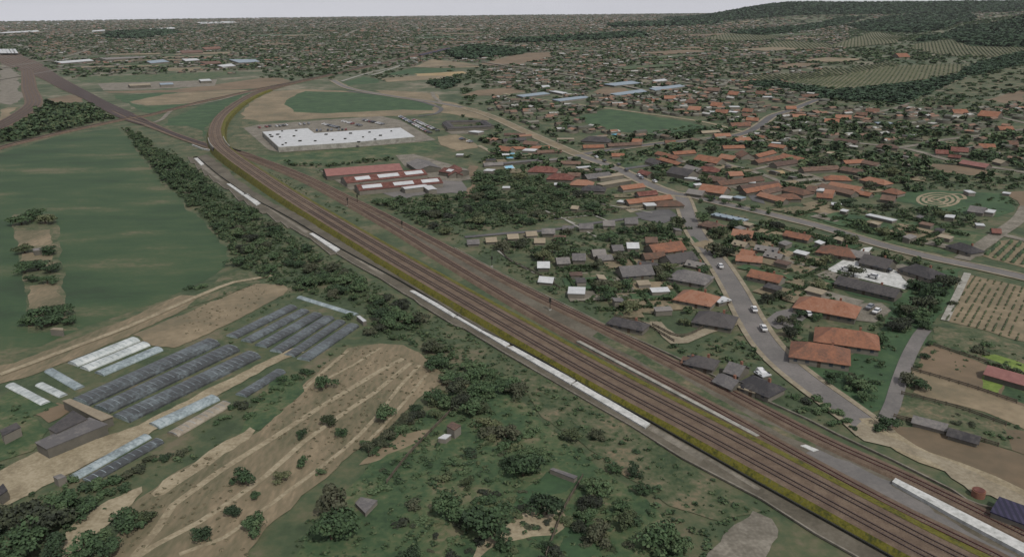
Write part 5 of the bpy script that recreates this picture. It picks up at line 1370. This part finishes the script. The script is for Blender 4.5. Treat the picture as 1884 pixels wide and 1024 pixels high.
# apparent size decides who is an individual
cand = []
for ai, (key, Q, Rr, hf, label, cat, tint) in enumerate(AREAS):
    for i in range(len(Q)): cand.append((Rr[i] / math.hypot(Q[i][0], Q[i][1], CAMH), ai, i, cat))
cand.sort(reverse=True)
n_named_b = sum(len(L) for L, d, b in NAMED if b); n_named_t = sum(len(L) for L, d, b in NAMED if not b)
quota = {'tree': 298 - n_named_t, 'bush': 298 - n_named_b}
solo = set()
for sz, ai, i, cat in cand:
    if quota[cat] > 0: quota[cat] -= 1; solo.add((ai, i))
cnt = 0
def plant(x, y, r_, h_, tint, bush, zlift=0.0):
    global cnt
    h_ *= 0.72
    cnt += 1
    z = hz(x, y) + zlift
    if bush:
        o = bpy.data.objects.new('bush', BUSH[cnt % len(BUSH)][tint]); C.objects.link(o)
        o.location = (x, y, z); o.rotation_euler = (0, 0, cnt * 2.4); o.scale = (r_, r_, h_)
        o['category'] = 'bush'
        return o
    root = empty('broadleaf_tree', (x, y, z), cnt * 2.4)
    root.scale = (r_, r_, h_)
    root['category'] = 'tree'
    c = bpy.data.objects.new('crown', CROWN[cnt % len(CROWN)][tint]); C.objects.link(c); c.parent = root
    t = bpy.data.objects.new('trunk', TRUNKM); C.objects.link(t); t.parent = root
    return root
SOLO = {}
AN = {'belt': 'dense leafy belt', 'belt2': 'slope above the brown hut', 'slope': 'bottom meadow', 'corner': 'bottom left thicket', 'wood': 'central copse', 'gard1': 'gardens left of the lower road',
      'gard2': 'gardens right of the lower road', 'green': 'green wedge by the narrow lane', 'rgard': 'strip above the main road', 'lowr': 'lower right gardens', 'hedge': 'hedge behind the warehouses',
      'town1': 'lots left of the main road', 'town2': 'orange-roofed quarter', 'plots': 'allotment plots', 'leftwood': 'dark wood left of the yard'}
for L, desc, bush in NAMED:
    its = [(plant(x, y, r_, h_, t, bush), proj(x, y)[0]) for x, y, r_, h_, t in L]
    order_labels(its, (desc, desc), desc)
for ai, (key, Q, Rr, hf, label, cat, tint) in enumerate(AREAS):
    rest = []
    for i in range(len(Q)):
        if (ai, i) in solo:
            o = plant(Q[i][0], Q[i][1], Rr[i] * 1.12, Rr[i] * hf * rng.uniform(.8, 1.25), tint[rng.integers(len(tint))], cat == 'bush')
            o['label'] = label
            px_ = proj(Q[i][0], Q[i][1])[0]
            zone = '' if key not in ('belt', 'slope', 'wood', 'plots') else ('left third of the ' if px_ < {'belt': 520, 'slope': 760, 'wood': 850, 'plots': 980}[key] else 'right third of the ' if px_ > {'belt': 700, 'slope': 920, 'wood': 1000, 'plots': 1110}[key] else 'middle of the ')
            if key == 'slope': zone += 'lower ' if proj(Q[i][0], Q[i][1])[1] > 930 else 'upper '
            SOLO.setdefault(zone + AN[key], []).append((o, px_))
        else: rest.append(i)
    if len(rest) > 2:
        P = Q[rest]; r_ = Rr[rest] * 1.12
        lib = MID if np.hypot(P[:, 0], P[:, 1]).mean() < 520 else LOW
        stamp({'bush': 'bushes', 'tree': 'trees'}[cat], P, r_, r_ * hf * 0.72 * rng.uniform(.8, 1.25, len(P)), lib, M_wood, 'mass of the farther ' + label.replace('tree', 'trees', 1).replace('bush ', 'bushes ', 1), 'trees')

for k_, its in SOLO.items():
    w_ = 'bushes' if its[0][0]['category'] == 'bush' else 'trees'
    order_labels(its, (w_[:-2 if w_ == 'bushes' else -1] + ' in the ' + k_, w_ + ' in the ' + k_), w_ + ' in the ' + k_)
# tufts, brambles and weeds that roughen every bit of unpaved ground
def tufts(poly, spacing, rad, keep, label, lib=None, hf=.5):
    Q = scatter(poly, spacing, keep=keep)
    if len(Q) < 3: return
    r_ = rad[0] + (rad[1] - rad[0]) * rng.random(len(Q)) ** 2
    stamp('undergrowth', Q, r_, r_ * hf * rng.uniform(.6, 1.3, len(Q)), lib or TUFT, M_wood, label, 'undergrowth')
tufts([(500, 1060), (560, 960), (690, 845), (800, 740), (900, 690), (1000, 680), (1100, 757), (1250, 850), (1420, 940), (1400, 1100), (500, 1100)], 2.0, (.4, 1.5), .7, 'ragged brambles and weeds on the bottom meadow')
tufts([(560, 440), (640, 490), (740, 545), (860, 612), (1000, 690), (940, 700), (830, 650), (740, 600), (640, 540)], 1.8, (.4, 1.3), .6, 'brambles on the bank below the walkway')
tufts(BELT, 2.2, (.6, 1.8), .8, 'brambles under the leafy belt')
tufts([(300, 262), (360, 315), (420, 355), (520, 420), (640, 490), (560, 460), (450, 385), (350, 315)], 2.2, (.5, 1.4), .6, 'scrub between the leafy belt and the walkway')
tufts([(1240, 400), (1440, 420), (1700, 480), (1780, 505), (1700, 640), (1640, 750), (1600, 765), (1440, 660), (1330, 520)], 2.6, (.5, 1.9), .6, 'undergrowth and flower beds right of the lower road', hf=.6)
tufts([(850, 436), (1240, 395), (1300, 480), (1380, 600), (1440, 700), (1540, 790), (1500, 785), (1300, 690), (1100, 590), (950, 510)], 2.4, (.5, 1.8), .62, 'undergrowth and beds between the rusty tracks and the lower road', hf=.6)
tufts([(1390, 385), (1520, 376), (1700, 385), (1860, 360), (1880, 400), (1800, 450), (1600, 440)], 3.2, (.7, 2.2), .6, 'undergrowth on the green strip above the main road')
tufts([(470, 300), (700, 405), (850, 480), (1000, 560), (1180, 660), (1060, 600), (870, 510), (700, 430), (540, 350)], 2.6, (.4, 1.2), .5, 'weeds between the tracks')
tufts([(560, 304), (720, 392), (860, 445), (1000, 515), (1200, 620), (1380, 710), (1560, 800), (1500, 790), (1300, 700), (1000, 545), (800, 440), (640, 350)], 2.4, (.4, 1.1), .5, 'weeds along the long low wall')
tufts([(-40, 740), (110, 745), (280, 640), (400, 545), (520, 505), (640, 560), (660, 620), (560, 700), (440, 800), (240, 900), (100, 1010), (-40, 1060)], 2.8, (.4, 1.5), .5, 'weeds and bushes around the farm tunnels')
tufts([(1730, 172), (1760, 150), (1960, 105), (1960, 165), (1790, 180)], 15, (3, 7), .5, 'trees and scrub on the slope right of the vineyards', LOW)
tufts([(675, 370), (862, 362), (880, 320), (975, 325), (1100, 352), (1140, 388), (1000, 410), (880, 436), (850, 440), (760, 410)], 2.6, (.8, 2.2), .8, 'undergrowth of the central copse')
tufts([(1640, 640), (1720, 600), (1900, 650), (1900, 900), (1700, 840), (1640, 780)], 3.0, (.4, 1.2), .4, 'low growth in the lower right gardens')
tufts([(880, 300), (1000, 240), (1200, 330), (1240, 390), (1100, 360)], 4.5, (.8, 2.4), .7, 'undergrowth in the lots left of the main road')
tufts([(1060, 262), (1400, 215), (1884, 245), (1884, 350), (1680, 352), (1400, 375), (1180, 325)], 4.6, (.9, 2.8), .62, 'undergrowth among the orange-roofed houses')
# thin weeds over the stubble, small enough to read as rough ground
def tufts_on(P, spacing, rad, label, keep=.5):
    Q = scatter(P, spacing, keep=keep, avoid=False); r_ = rng.uniform(rad[0], rad[1], len(Q))
    stamp('undergrowth', Q, r_, r_ * .5, TINY, M_weed, label, 'weeds')
M_weed = mat('dry_weeds', [(78, 80, 60), (98, 92, 72), (116, 106, 86)], 0.05, rnd=('island', .6))
tufts_on(BRF, 2.0, (.25, .7), 'dry weeds on the stubble field')
tufts_on([(300, 590), (400, 552), (468, 522), (520, 530), (391, 608), (300, 636)], 2.4, (.25, .6), 'dry weeds on the brown field above the tunnels')
# ------------------------------------------------------------------ the far town
def stuff_houses(name, P, sz, label, mlist, hh=(2.2, 4.0), hd=None):
    """many small gabled buildings as one mass"""
    r = np.random.default_rng(len(P) + 3)
    n = len(P); L = sz * r.uniform(.8, 1.7, n); W = sz * r.uniform(.5, .9, n); H = r.uniform(hh[0], hh[1], n)
    base = (hd if hd is not None else 0.35 + 0.25 * np.sin(P[:, 0] / 400) + 0.25 * np.cos(P[:, 1] / 500)); a = base + (r.random(n) < .5) * math.pi / 2 + r.normal(0, .08, n)
    T0 = np.array([(-1, -1, 0), (1, -1, 0), (1, 1, 0), (-1, 1, 0), (-1, -1, 1), (1, -1, 1), (1, 1, 1), (-1, 1, 1), (-1, 0, 1.45), (1, 0, 1.45)], float)
    c, s_ = np.cos(a)[:, None], np.sin(a)[:, None]
    lx, ly = T0[None, :, 0] * L[:, None] / 2, T0[None, :, 1] * W[:, None] / 2
    Z = hgt(P[:, 0], P[:, 1])
    v = np.stack([lx * c - ly * s_ + P[:, 0, None], lx * s_ + ly * c + P[:, 1, None], T0[None, :, 2] * H[:, None] + Z[:, None]], -1)
    # walls and roofs are separate islands so each roof takes its own colour
    Fw = np.array([(0, 1, 5, 4), (1, 2, 6, 5), (2, 3, 7, 6), (3, 0, 4, 7)]); Fr = np.array([(10, 11, 15, 14), (12, 13, 14, 15)])
    v2 = np.concatenate([v, v[:, [4, 5, 6, 7, 8, 9]] + np.array([0, 0, .05])], 1)
    Fr = np.array([(10, 11, 15, 14), (12, 13, 14, 15)])
    Fg = np.array([(11, 12, 15, 15), (13, 10, 14, 14)])
    F = np.concatenate([Fw, Fr])
    f = F[None] + (np.arange(n) * 16)[:, None, None]
    mi = np.tile(np.array([0, 0, 0, 0, 1, 1]), n)
    o = bpy.data.objects.new(name, raw_mesh(name, v2.reshape(-1, 3), f.reshape(-1, 4), mlist, mi)); C.objects.link(o)
    return tag(o, label, 'houses', kind='stuff')
M_rooft = mat('town_roofs', [(96, 82, 70), (116, 92, 78), (100, 100, 92), (80, 82, 74), (112, 110, 100), (130, 98, 80), (92, 92, 78), (74, 78, 70), (154, 154, 150), (84, 88, 70)], 0.01, contrast=0.05, rnd=('island', 0.9))
M_wallt = mat('town_walls', [(84, 84, 74), (98, 96, 86), (112, 108, 98)], 0.01, rnd=('island', 0.6))
def far_ok(Q):
    bad = np.zeros(len(Q), bool)
    for o in OCC + OCC2 + FORW + VINW: bad |= inpoly(Q, [tuple(p) for p in o])
    if len(FOOT):
        for fx, fy, fr in FOOT: bad |= (np.abs(Q[:, 0] - fx) < fr + 4) & (np.abs(Q[:, 1] - fy) < fr + 4)
    return Q[~bad]
FORW, VINW = [], []
# vineyards on the slopes
M_vine = mat('vine_rows', [(56, 66, 48), (64, 74, 54), (74, 82, 60)], 0.03, rnd=('island', .4))
M_vinef = mat('vineyard_soil', [(80, 82, 60), (90, 90, 68), (102, 98, 78)], 0.012, contrast=.25, fine=.1)
def rows(poly, a, b, spacing, width, height, label, soil=None, name='vineyard', world=False, step=6, gaps=.06, m=None, cat='vineyard'):
    P = np.array(GP(poly))
    if soil: sheet('vineyard_ground', poly, soil); VINW.append([tuple(p) for p in P]); OCC.append([tuple(p) for p in P])
    A, B = np.array(G(*a)), np.array(G(*b)); d = (B - A) / np.linalg.norm(B - A); nn = np.array([-d[1], d[0]])
    u = P @ d; w_ = P @ nn
    us = np.arange(u.min(), u.max(), step); ws = np.arange(w_.min(), w_.max(), spacing)
    uu, ww = np.meshgrid(us, ws)
    uu = uu + rng.uniform(-.2, .2, uu.shape) * step
    Q = uu.ravel()[:, None] * d + ww.ravel()[:, None] * nn
    Q = Q[inpoly(Q, [tuple(p) for p in P]) & (rng.random(len(Q)) > gaps)]
    n = len(Q)
    if n == 0: return
    T0 = np.array([(-.5, -.5, 0), (.5, -.5, 0), (.5, .5, 0), (-.5, .5, 0), (-.46, -.3, 1), (.46, -.3, 1), (.46, .3, 1), (-.46, .3, 1)])
    hh = height * rng.uniform(.75, 1.25, n); wd = width * rng.uniform(.75, 1.25, n)
    lx = T0[None, :, 0] * step * .98; ly = T0[None, :, 1] * wd[:, None]
    XY = Q[:, None, :] + lx[..., None] * d + ly[..., None] * nn
    Z = hgt(XY[..., 0], XY[..., 1]) + T0[None, :, 2] * hh[:, None] + (.9 if soil else .2)
    v = np.concatenate([XY, Z[..., None]], -1).reshape(-1, 3)
    F = np.array([(4, 5, 6, 7), (0, 1, 5, 4), (1, 2, 6, 5), (2, 3, 7, 6), (3, 0, 4, 7)])
    f = (F[None] + (np.arange(n) * 8)[:, None, None]).reshape(-1, 4)
    o = bpy.data.objects.new(name, raw_mesh(name, v, f, m or M_vine)); C.objects.link(o)
    tag(o, label, cat, kind='stuff')
rows([(1671, 89), (1685, 82), (1748, 74), (1765, 80), (1779, 86.5), (1884, 89), (1960, 90), (1877, 97), (1828, 106), (1756, 104), (1710, 97)], (1740, 78), (1752, 102), 7, 2.4, 1.9, 'steep vineyard below the dark wooded hill at the right', M_vinef, step=12)
rows([(1349, 148), (1391, 140), (1470, 137), (1540, 139), (1500, 147), (1423, 151)], (1400, 141), (1420, 151), 6.5, 2.2, 1.8, 'narrow vineyard left of the big sloping one', M_vinef, step=10)
rows([(1430, 152), (1545, 140), (1640, 124), (1750, 119), (1795, 121), (1765, 133), (1710, 146), (1632, 158), (1545, 167), (1476, 157)], (1600, 128), (1560, 164), 6, 2.0, 1.7, 'broad sloping vineyard in the middle of the right hillside', M_vinef, step=10)
rows([(1490, 137), (1514, 128), (1560, 128), (1640, 116), (1655, 121), (1560, 138), (1520, 139)], (1530, 128), (1545, 138), 7, 2.6, 2.0, 'dark orchard rows above the broad sloping vineyard', M_vinef, step=10)
rows([(1521, 86), (1548, 79), (1602, 60), (1618, 60), (1672, 69), (1648, 80), (1555, 89)], (1600, 62), (1612, 86), 8, 2.6, 1.9, 'rounded vineyard on the knoll below the far hill', M_vinef, step=12)
rows([(1398, 86), (1441, 76), (1520, 80), (1540, 88), (1480, 92)], (1460, 78), (1475, 90), 9, 2.8, 1.9, 'vineyard left of the rounded knoll', M_vinef, step=12)
rows([(1290, 72), (1338, 62), (1415, 63), (1441, 69), (1388, 76), (1338, 76)], (1350, 63), (1360, 75), 10, 3, 1.9, 'farthest pale vineyard below the long hill', M_vinef, step=14)
rows([(1655, 186), (1690, 178), (1740, 180), (1720, 190), (1680, 192)], (1690, 180), (1680, 192), 6, 2, 1.6, 'small orchard patch beside the upper right crossroads', None, step=5, cat='orchard')
rows([(1574, 222), (1600, 220), (1620, 230), (1600, 238), (1578, 234)], (1590, 221), (1596, 237), 5, 2, 1.6, 'small chequered orchard left of the crossroads', None, step=4, cat='orchard')
rows(STRF, (1795, 512), (1745, 588), 2.4, 0.6, 0.4, 'rows of low plants on the ploughed field at the right', None, name='crop_rows', step=1.4, gaps=.4, m=M_vine, cat='crop')
rows([(1812, 472), (1838, 448), (1862, 444), (1900, 452), (1900, 496)], (1838, 448), (1812, 472), 3.6, 1.4, 1.0, 'rows of bushes on the striped plot by the right road', None, name='crop_rows', step=2.2, gaps=.25, m=M_wood, cat='crop')
# forests
FORESTS = [('woodland', [(1300, 5000), (1700, 4850), (2600, 4450), (3300, 4300), (4800, 4300), (4800, 6600), (1250, 6600), (1150, 5700)], True, 24, (13, 19), 'dark woods covering the long far hill'),
           ('woodland', [(1960, 30), (1884, 32), (1840, 42), (1770, 50), (1700, 70), (1690, 79), (1750, 72), (1768, 78), (1785, 86), (1884, 88), (1960, 89)], False, 15, (8, 13), 'dark woods on the near hill at the right edge'),
           ('woodland', [(1960, 92), (1884, 95), (1850, 104), (1800, 118), (1770, 130), (1764, 136), (1790, 140), (1830, 132), (1884, 118), (1960, 108)], False, 9, (5, 8), 'tree band below the steep vineyard'),
           ('woodland', [(1480, 170), (1514, 172), (1592, 164), (1690, 152), (1758, 139), (1775, 142), (1720, 168), (1661, 194), (1632, 188), (1573, 188), (1514, 182)], False, 9, (5, 8), 'tree band below the broad sloping vineyard'),
           ('woodland', [(1370, 152), (1430, 153), (1480, 160), (1540, 169), (1500, 172), (1440, 166), (1380, 160)], False, 9, (5, 8), 'tree band at the foot of the narrow vineyard'),
           ('woodland', [(822, 98), (869, 85), (976, 95), (962, 100), (869, 109), (835, 110)], False, 14, (9, 13), 'wood beside the far rail line'),
           ('woodland', [(920, 76), (1060, 68), (1180, 62), (1190, 68), (1060, 76), (960, 80)], False, 20, (12, 18), 'long dark wood strip in the far town'),
           ('woodland', [(1120, 47), (1260, 42), (1330, 44), (1260, 49), (1130, 51)], False, 32, (18, 26), 'distant dark wood strip near the horizon'),
           ('woodland', [(1340, 62), (1420, 54), (1540, 34), (1600, 30), (1560, 42), (1450, 62), (1400, 66)], False, 22, (11, 16), 'diagonal wood band climbing to the long hill'),
           ('woodland', [(780, 152), (830, 146), (850, 150), (836, 160), (815, 165)], False, 9, (5, 8), 'small wood beside the straw field'),
           ('woodland', [(1556, 47), (1640, 30), (1780, 24), (1796, 34), (1745, 52), (1690, 61), (1640, 60), (1590, 57)], False, 20, (11, 17), 'green wooded slope below the right part of the long hill'),
           ('woodland', [(205, 60), (300, 56), (340, 62), (250, 72), (190, 70)], False, 22, (12, 18), 'green park wood in the far left town')]
for nm, poly, wd_, sp, rr_, lab in FORESTS:
    P = poly if wd_ else GP(poly)
    LAY[0] += 1
    sheet('forest_floor', P, M_forest if False else M_lush, world=True, occ=False)
    FORW.append(P)
    Q = scatter(P, sp, world=True, avoid=False)
    r_ = rng.uniform(rr_[0], rr_[1], len(Q))
    lib = TINY if sp >= 14 else LOW
    stamp(nm, Q, r_, r_ * rng.uniform(.35, .6, len(Q)), lib, M_forest, lab, 'wood')
# far streets and open plots
fr = np.random.default_rng(21)
for k in range(34):
    yy = fr.uniform(44, 140); xx = fr.uniform(60, 1500)
    if 430 < xx < 900 and yy > 90: continue
    g0 = np.array(G(xx, yy)); hd = 0.35 + .25 * math.sin(g0[0] / 400) + (math.pi / 2 if fr.random() < .5 else 0); L_ = fr.uniform(.12, .3) * np.linalg.norm(g0)
    path('street', [tuple(g0 + np.array([math.cos(hd + fr.normal(0, .06)), math.sin(hd)]) * t) for t in (-L_, -L_ * .3, L_ * .3, L_)], 5 + np.linalg.norm(g0) * .0015, M_gravel, step=60, world=True)
for k in range(46):
    yy = fr.uniform(40, 130); xx = fr.uniform(40, 1560)
    if 430 < xx < 900 and yy > 95: continue
    g0 = np.array(G(xx, yy)); hd = 0.35 + .25 * math.sin(g0[0] / 400); a_, b_ = np.linalg.norm(g0) * fr.uniform(.015, .05), np.linalg.norm(g0) * fr.uniform(.008, .03)
    d_ = np.array([math.cos(hd), math.sin(hd)]); n_ = np.array([-d_[1], d_[0]])
    sheet('meadow' if k % 2 else 'bare_field', [tuple(g0 + d_ * a_ * u + n_ * b_ * v) for u, v in ((-1, -1), (1, -.8), (.9, 1), (-1.1, .9))], [M_grass, M_brownf, M_lush, M_tan][k % 4], world=True)
# town fabric, denser near, coarser far
def ring(n, r0, r1, a0, a1):
    a = rng.uniform(R(a0), R(a1), n); q = np.sqrt(rng.uniform(r0 * r0, r1 * r1, n))
    return np.column_stack([q * np.sin(a), q * np.cos(a)])
def px_of(Q):
    z = hgt(Q[:, 0], Q[:, 1]) - CAMH
    f = Q[:, 1] * cp_ - z * sp_; up = Q[:, 1] * sp_ + z * cp_
    u, v = Q[:, 0] / f, up / f
    u, v = u * cr_ + v * sr_, -u * sr_ + v * cr_
    return 942 + u * FPX, 512 - v * FPX
def dens(Q, lo, s1=210., s2=140.):
    f = .5 + .5 * np.sin(Q[:, 0] / s1 + 1.3 * np.sin(Q[:, 1] / s2)) * np.cos(Q[:, 1] / s1 * 1.3 + .7)
    return rng.random(len(Q)) < lo + (1 - lo) * f
TOWN = [(-60, 100), (34, 95), (75, 112), (148, 158), (200, 185), (240, 165), (300, 150), (500, 130), (560, 140), (760, 95), (860, 80), (880, 120), (862, 150), (830, 165), (850, 185), (905, 208), (1000, 250), (1075, 280), (1130, 268), (1254, 256), (1300, 240), (1340, 250), (1400, 232), (1884, 235), (1884, 350), (1700, 345), (1600, 300), (1400, 245), (1900, 200), (1900, 110)]
R0 = ring(6500, 620, 1500, -36, 37); R0 = far_ok(R0[dens(R0, .25)]); x, y = px_of(R0)
k = ((x > 850) & (y > 150) | (y < 165)) & ~((x < 250) & (y > 95)) & ~((x > 250) & (x < 560) & (y > 138)) & ~((x > 430) & (x < 900) & (y > 122)) & ~((x > 1520) & (y < 200) & (y < 335 - (x - 1450) * .35)) & ~((x > 1130) & (x < 1420) & (y > 268) & (y < 345))
R0 = R0[k]
stuff_houses('town_houses', R0, 8, 'mass of small houses in the middle distance of the town', [M_wallt, M_rooft], hh=(1.8, 2.8))
R1 = ring(17000, 1500, 3600, -36, 36); R1 = far_ok(R1[dens(R1, .35)])
x, y = px_of(R1); R1 = R1[~((x < 130) & (y > 85) & (x + (y - 90) * -2 < 40)) & ~((x > 1560) & (y < 190)) ]
stuff_houses('town_houses', R1, 9.5, 'mass of small houses across the far town', [M_wallt, M_rooft], hh=(1.6, 2.6))
R2 = ring(40000, 3600, 9800, -36, 36); R2 = far_ok(R2[dens(R2, .4, 480, 330)])
stuff_houses('town_houses', R2, 14, 'mass of buildings in the farthest town below the horizon', [M_wallt, M_rooft], hh=(2, 4))
V0 = ring(9000, 480, 1500, -37, 38); V0 = V0[dens(V0, .2, 60, 45)]
bad = np.zeros(len(V0), bool)
for o_ in OCC + OCC2 + FORW + VINW: bad |= inpoly(V0, [tuple(p) for p in o_])
x, y = px_of(V0)
V0 = V0[~bad & ((x > 850) | (y < 150)) & ((x > 480) | (y < 130)) & (y < 330)]
r_ = rng.uniform(2.6, 6.0, len(V0)); stamp('trees', V0, r_, r_ * rng.uniform(.4, .7, len(V0)), LOW, M_wood, 'mass of trees and hedges among the middle town gardens', 'trees')
V1 = ring(42000, 1500, 4200, -36, 36); V1 = V1[dens(V1, .4, 120, 90)]
bad = np.zeros(len(V1), bool)
for o_ in OCC + OCC2 + FORW + VINW: bad |= inpoly(V1, [tuple(p) for p in o_])
V1 = V1[~bad]; r_ = rng.uniform(3, 7.5, len(V1)); stamp('trees', V1, r_, r_ * rng.uniform(.3, .5, len(V1)), TINY, M_wood, 'mass of trees across the far town', 'trees')
V2 = ring(34000, 4200, 10400, -36, 36); V2 = V2[dens(V2, .3, 300, 260)]
r_ = rng.uniform(7, 15, len(V2)); stamp('trees', V2, r_, r_ * rng.uniform(.2, .35, len(V2)), TINY, M_wood, 'mass of trees below the horizon', 'trees')

# ------------------------------------------------------------------ air
hzb = MB()
hzb.box(-12000, 12000, -400, 13500, -6, 190)
M_air = bpy.data.materials.new('air'); M_air.use_nodes = True
t_ = M_air.node_tree; t_.nodes.clear()
o_ = t_.nodes.new('ShaderNodeOutputMaterial'); v_ = t_.nodes.new('ShaderNodeVolumePrincipled')
v_.inputs['Density'].default_value = 1.3e-5; v_.inputs['Color'].default_value = (.9, .91, .93, 1)
t_.links.new(v_.outputs['Volume'], o_.inputs['Volume'])
tag(hzb.build('haze', M_air), 'thin grey air over the whole town', 'haze', kind='stuff')
S.cycles.volume_bounces = 0
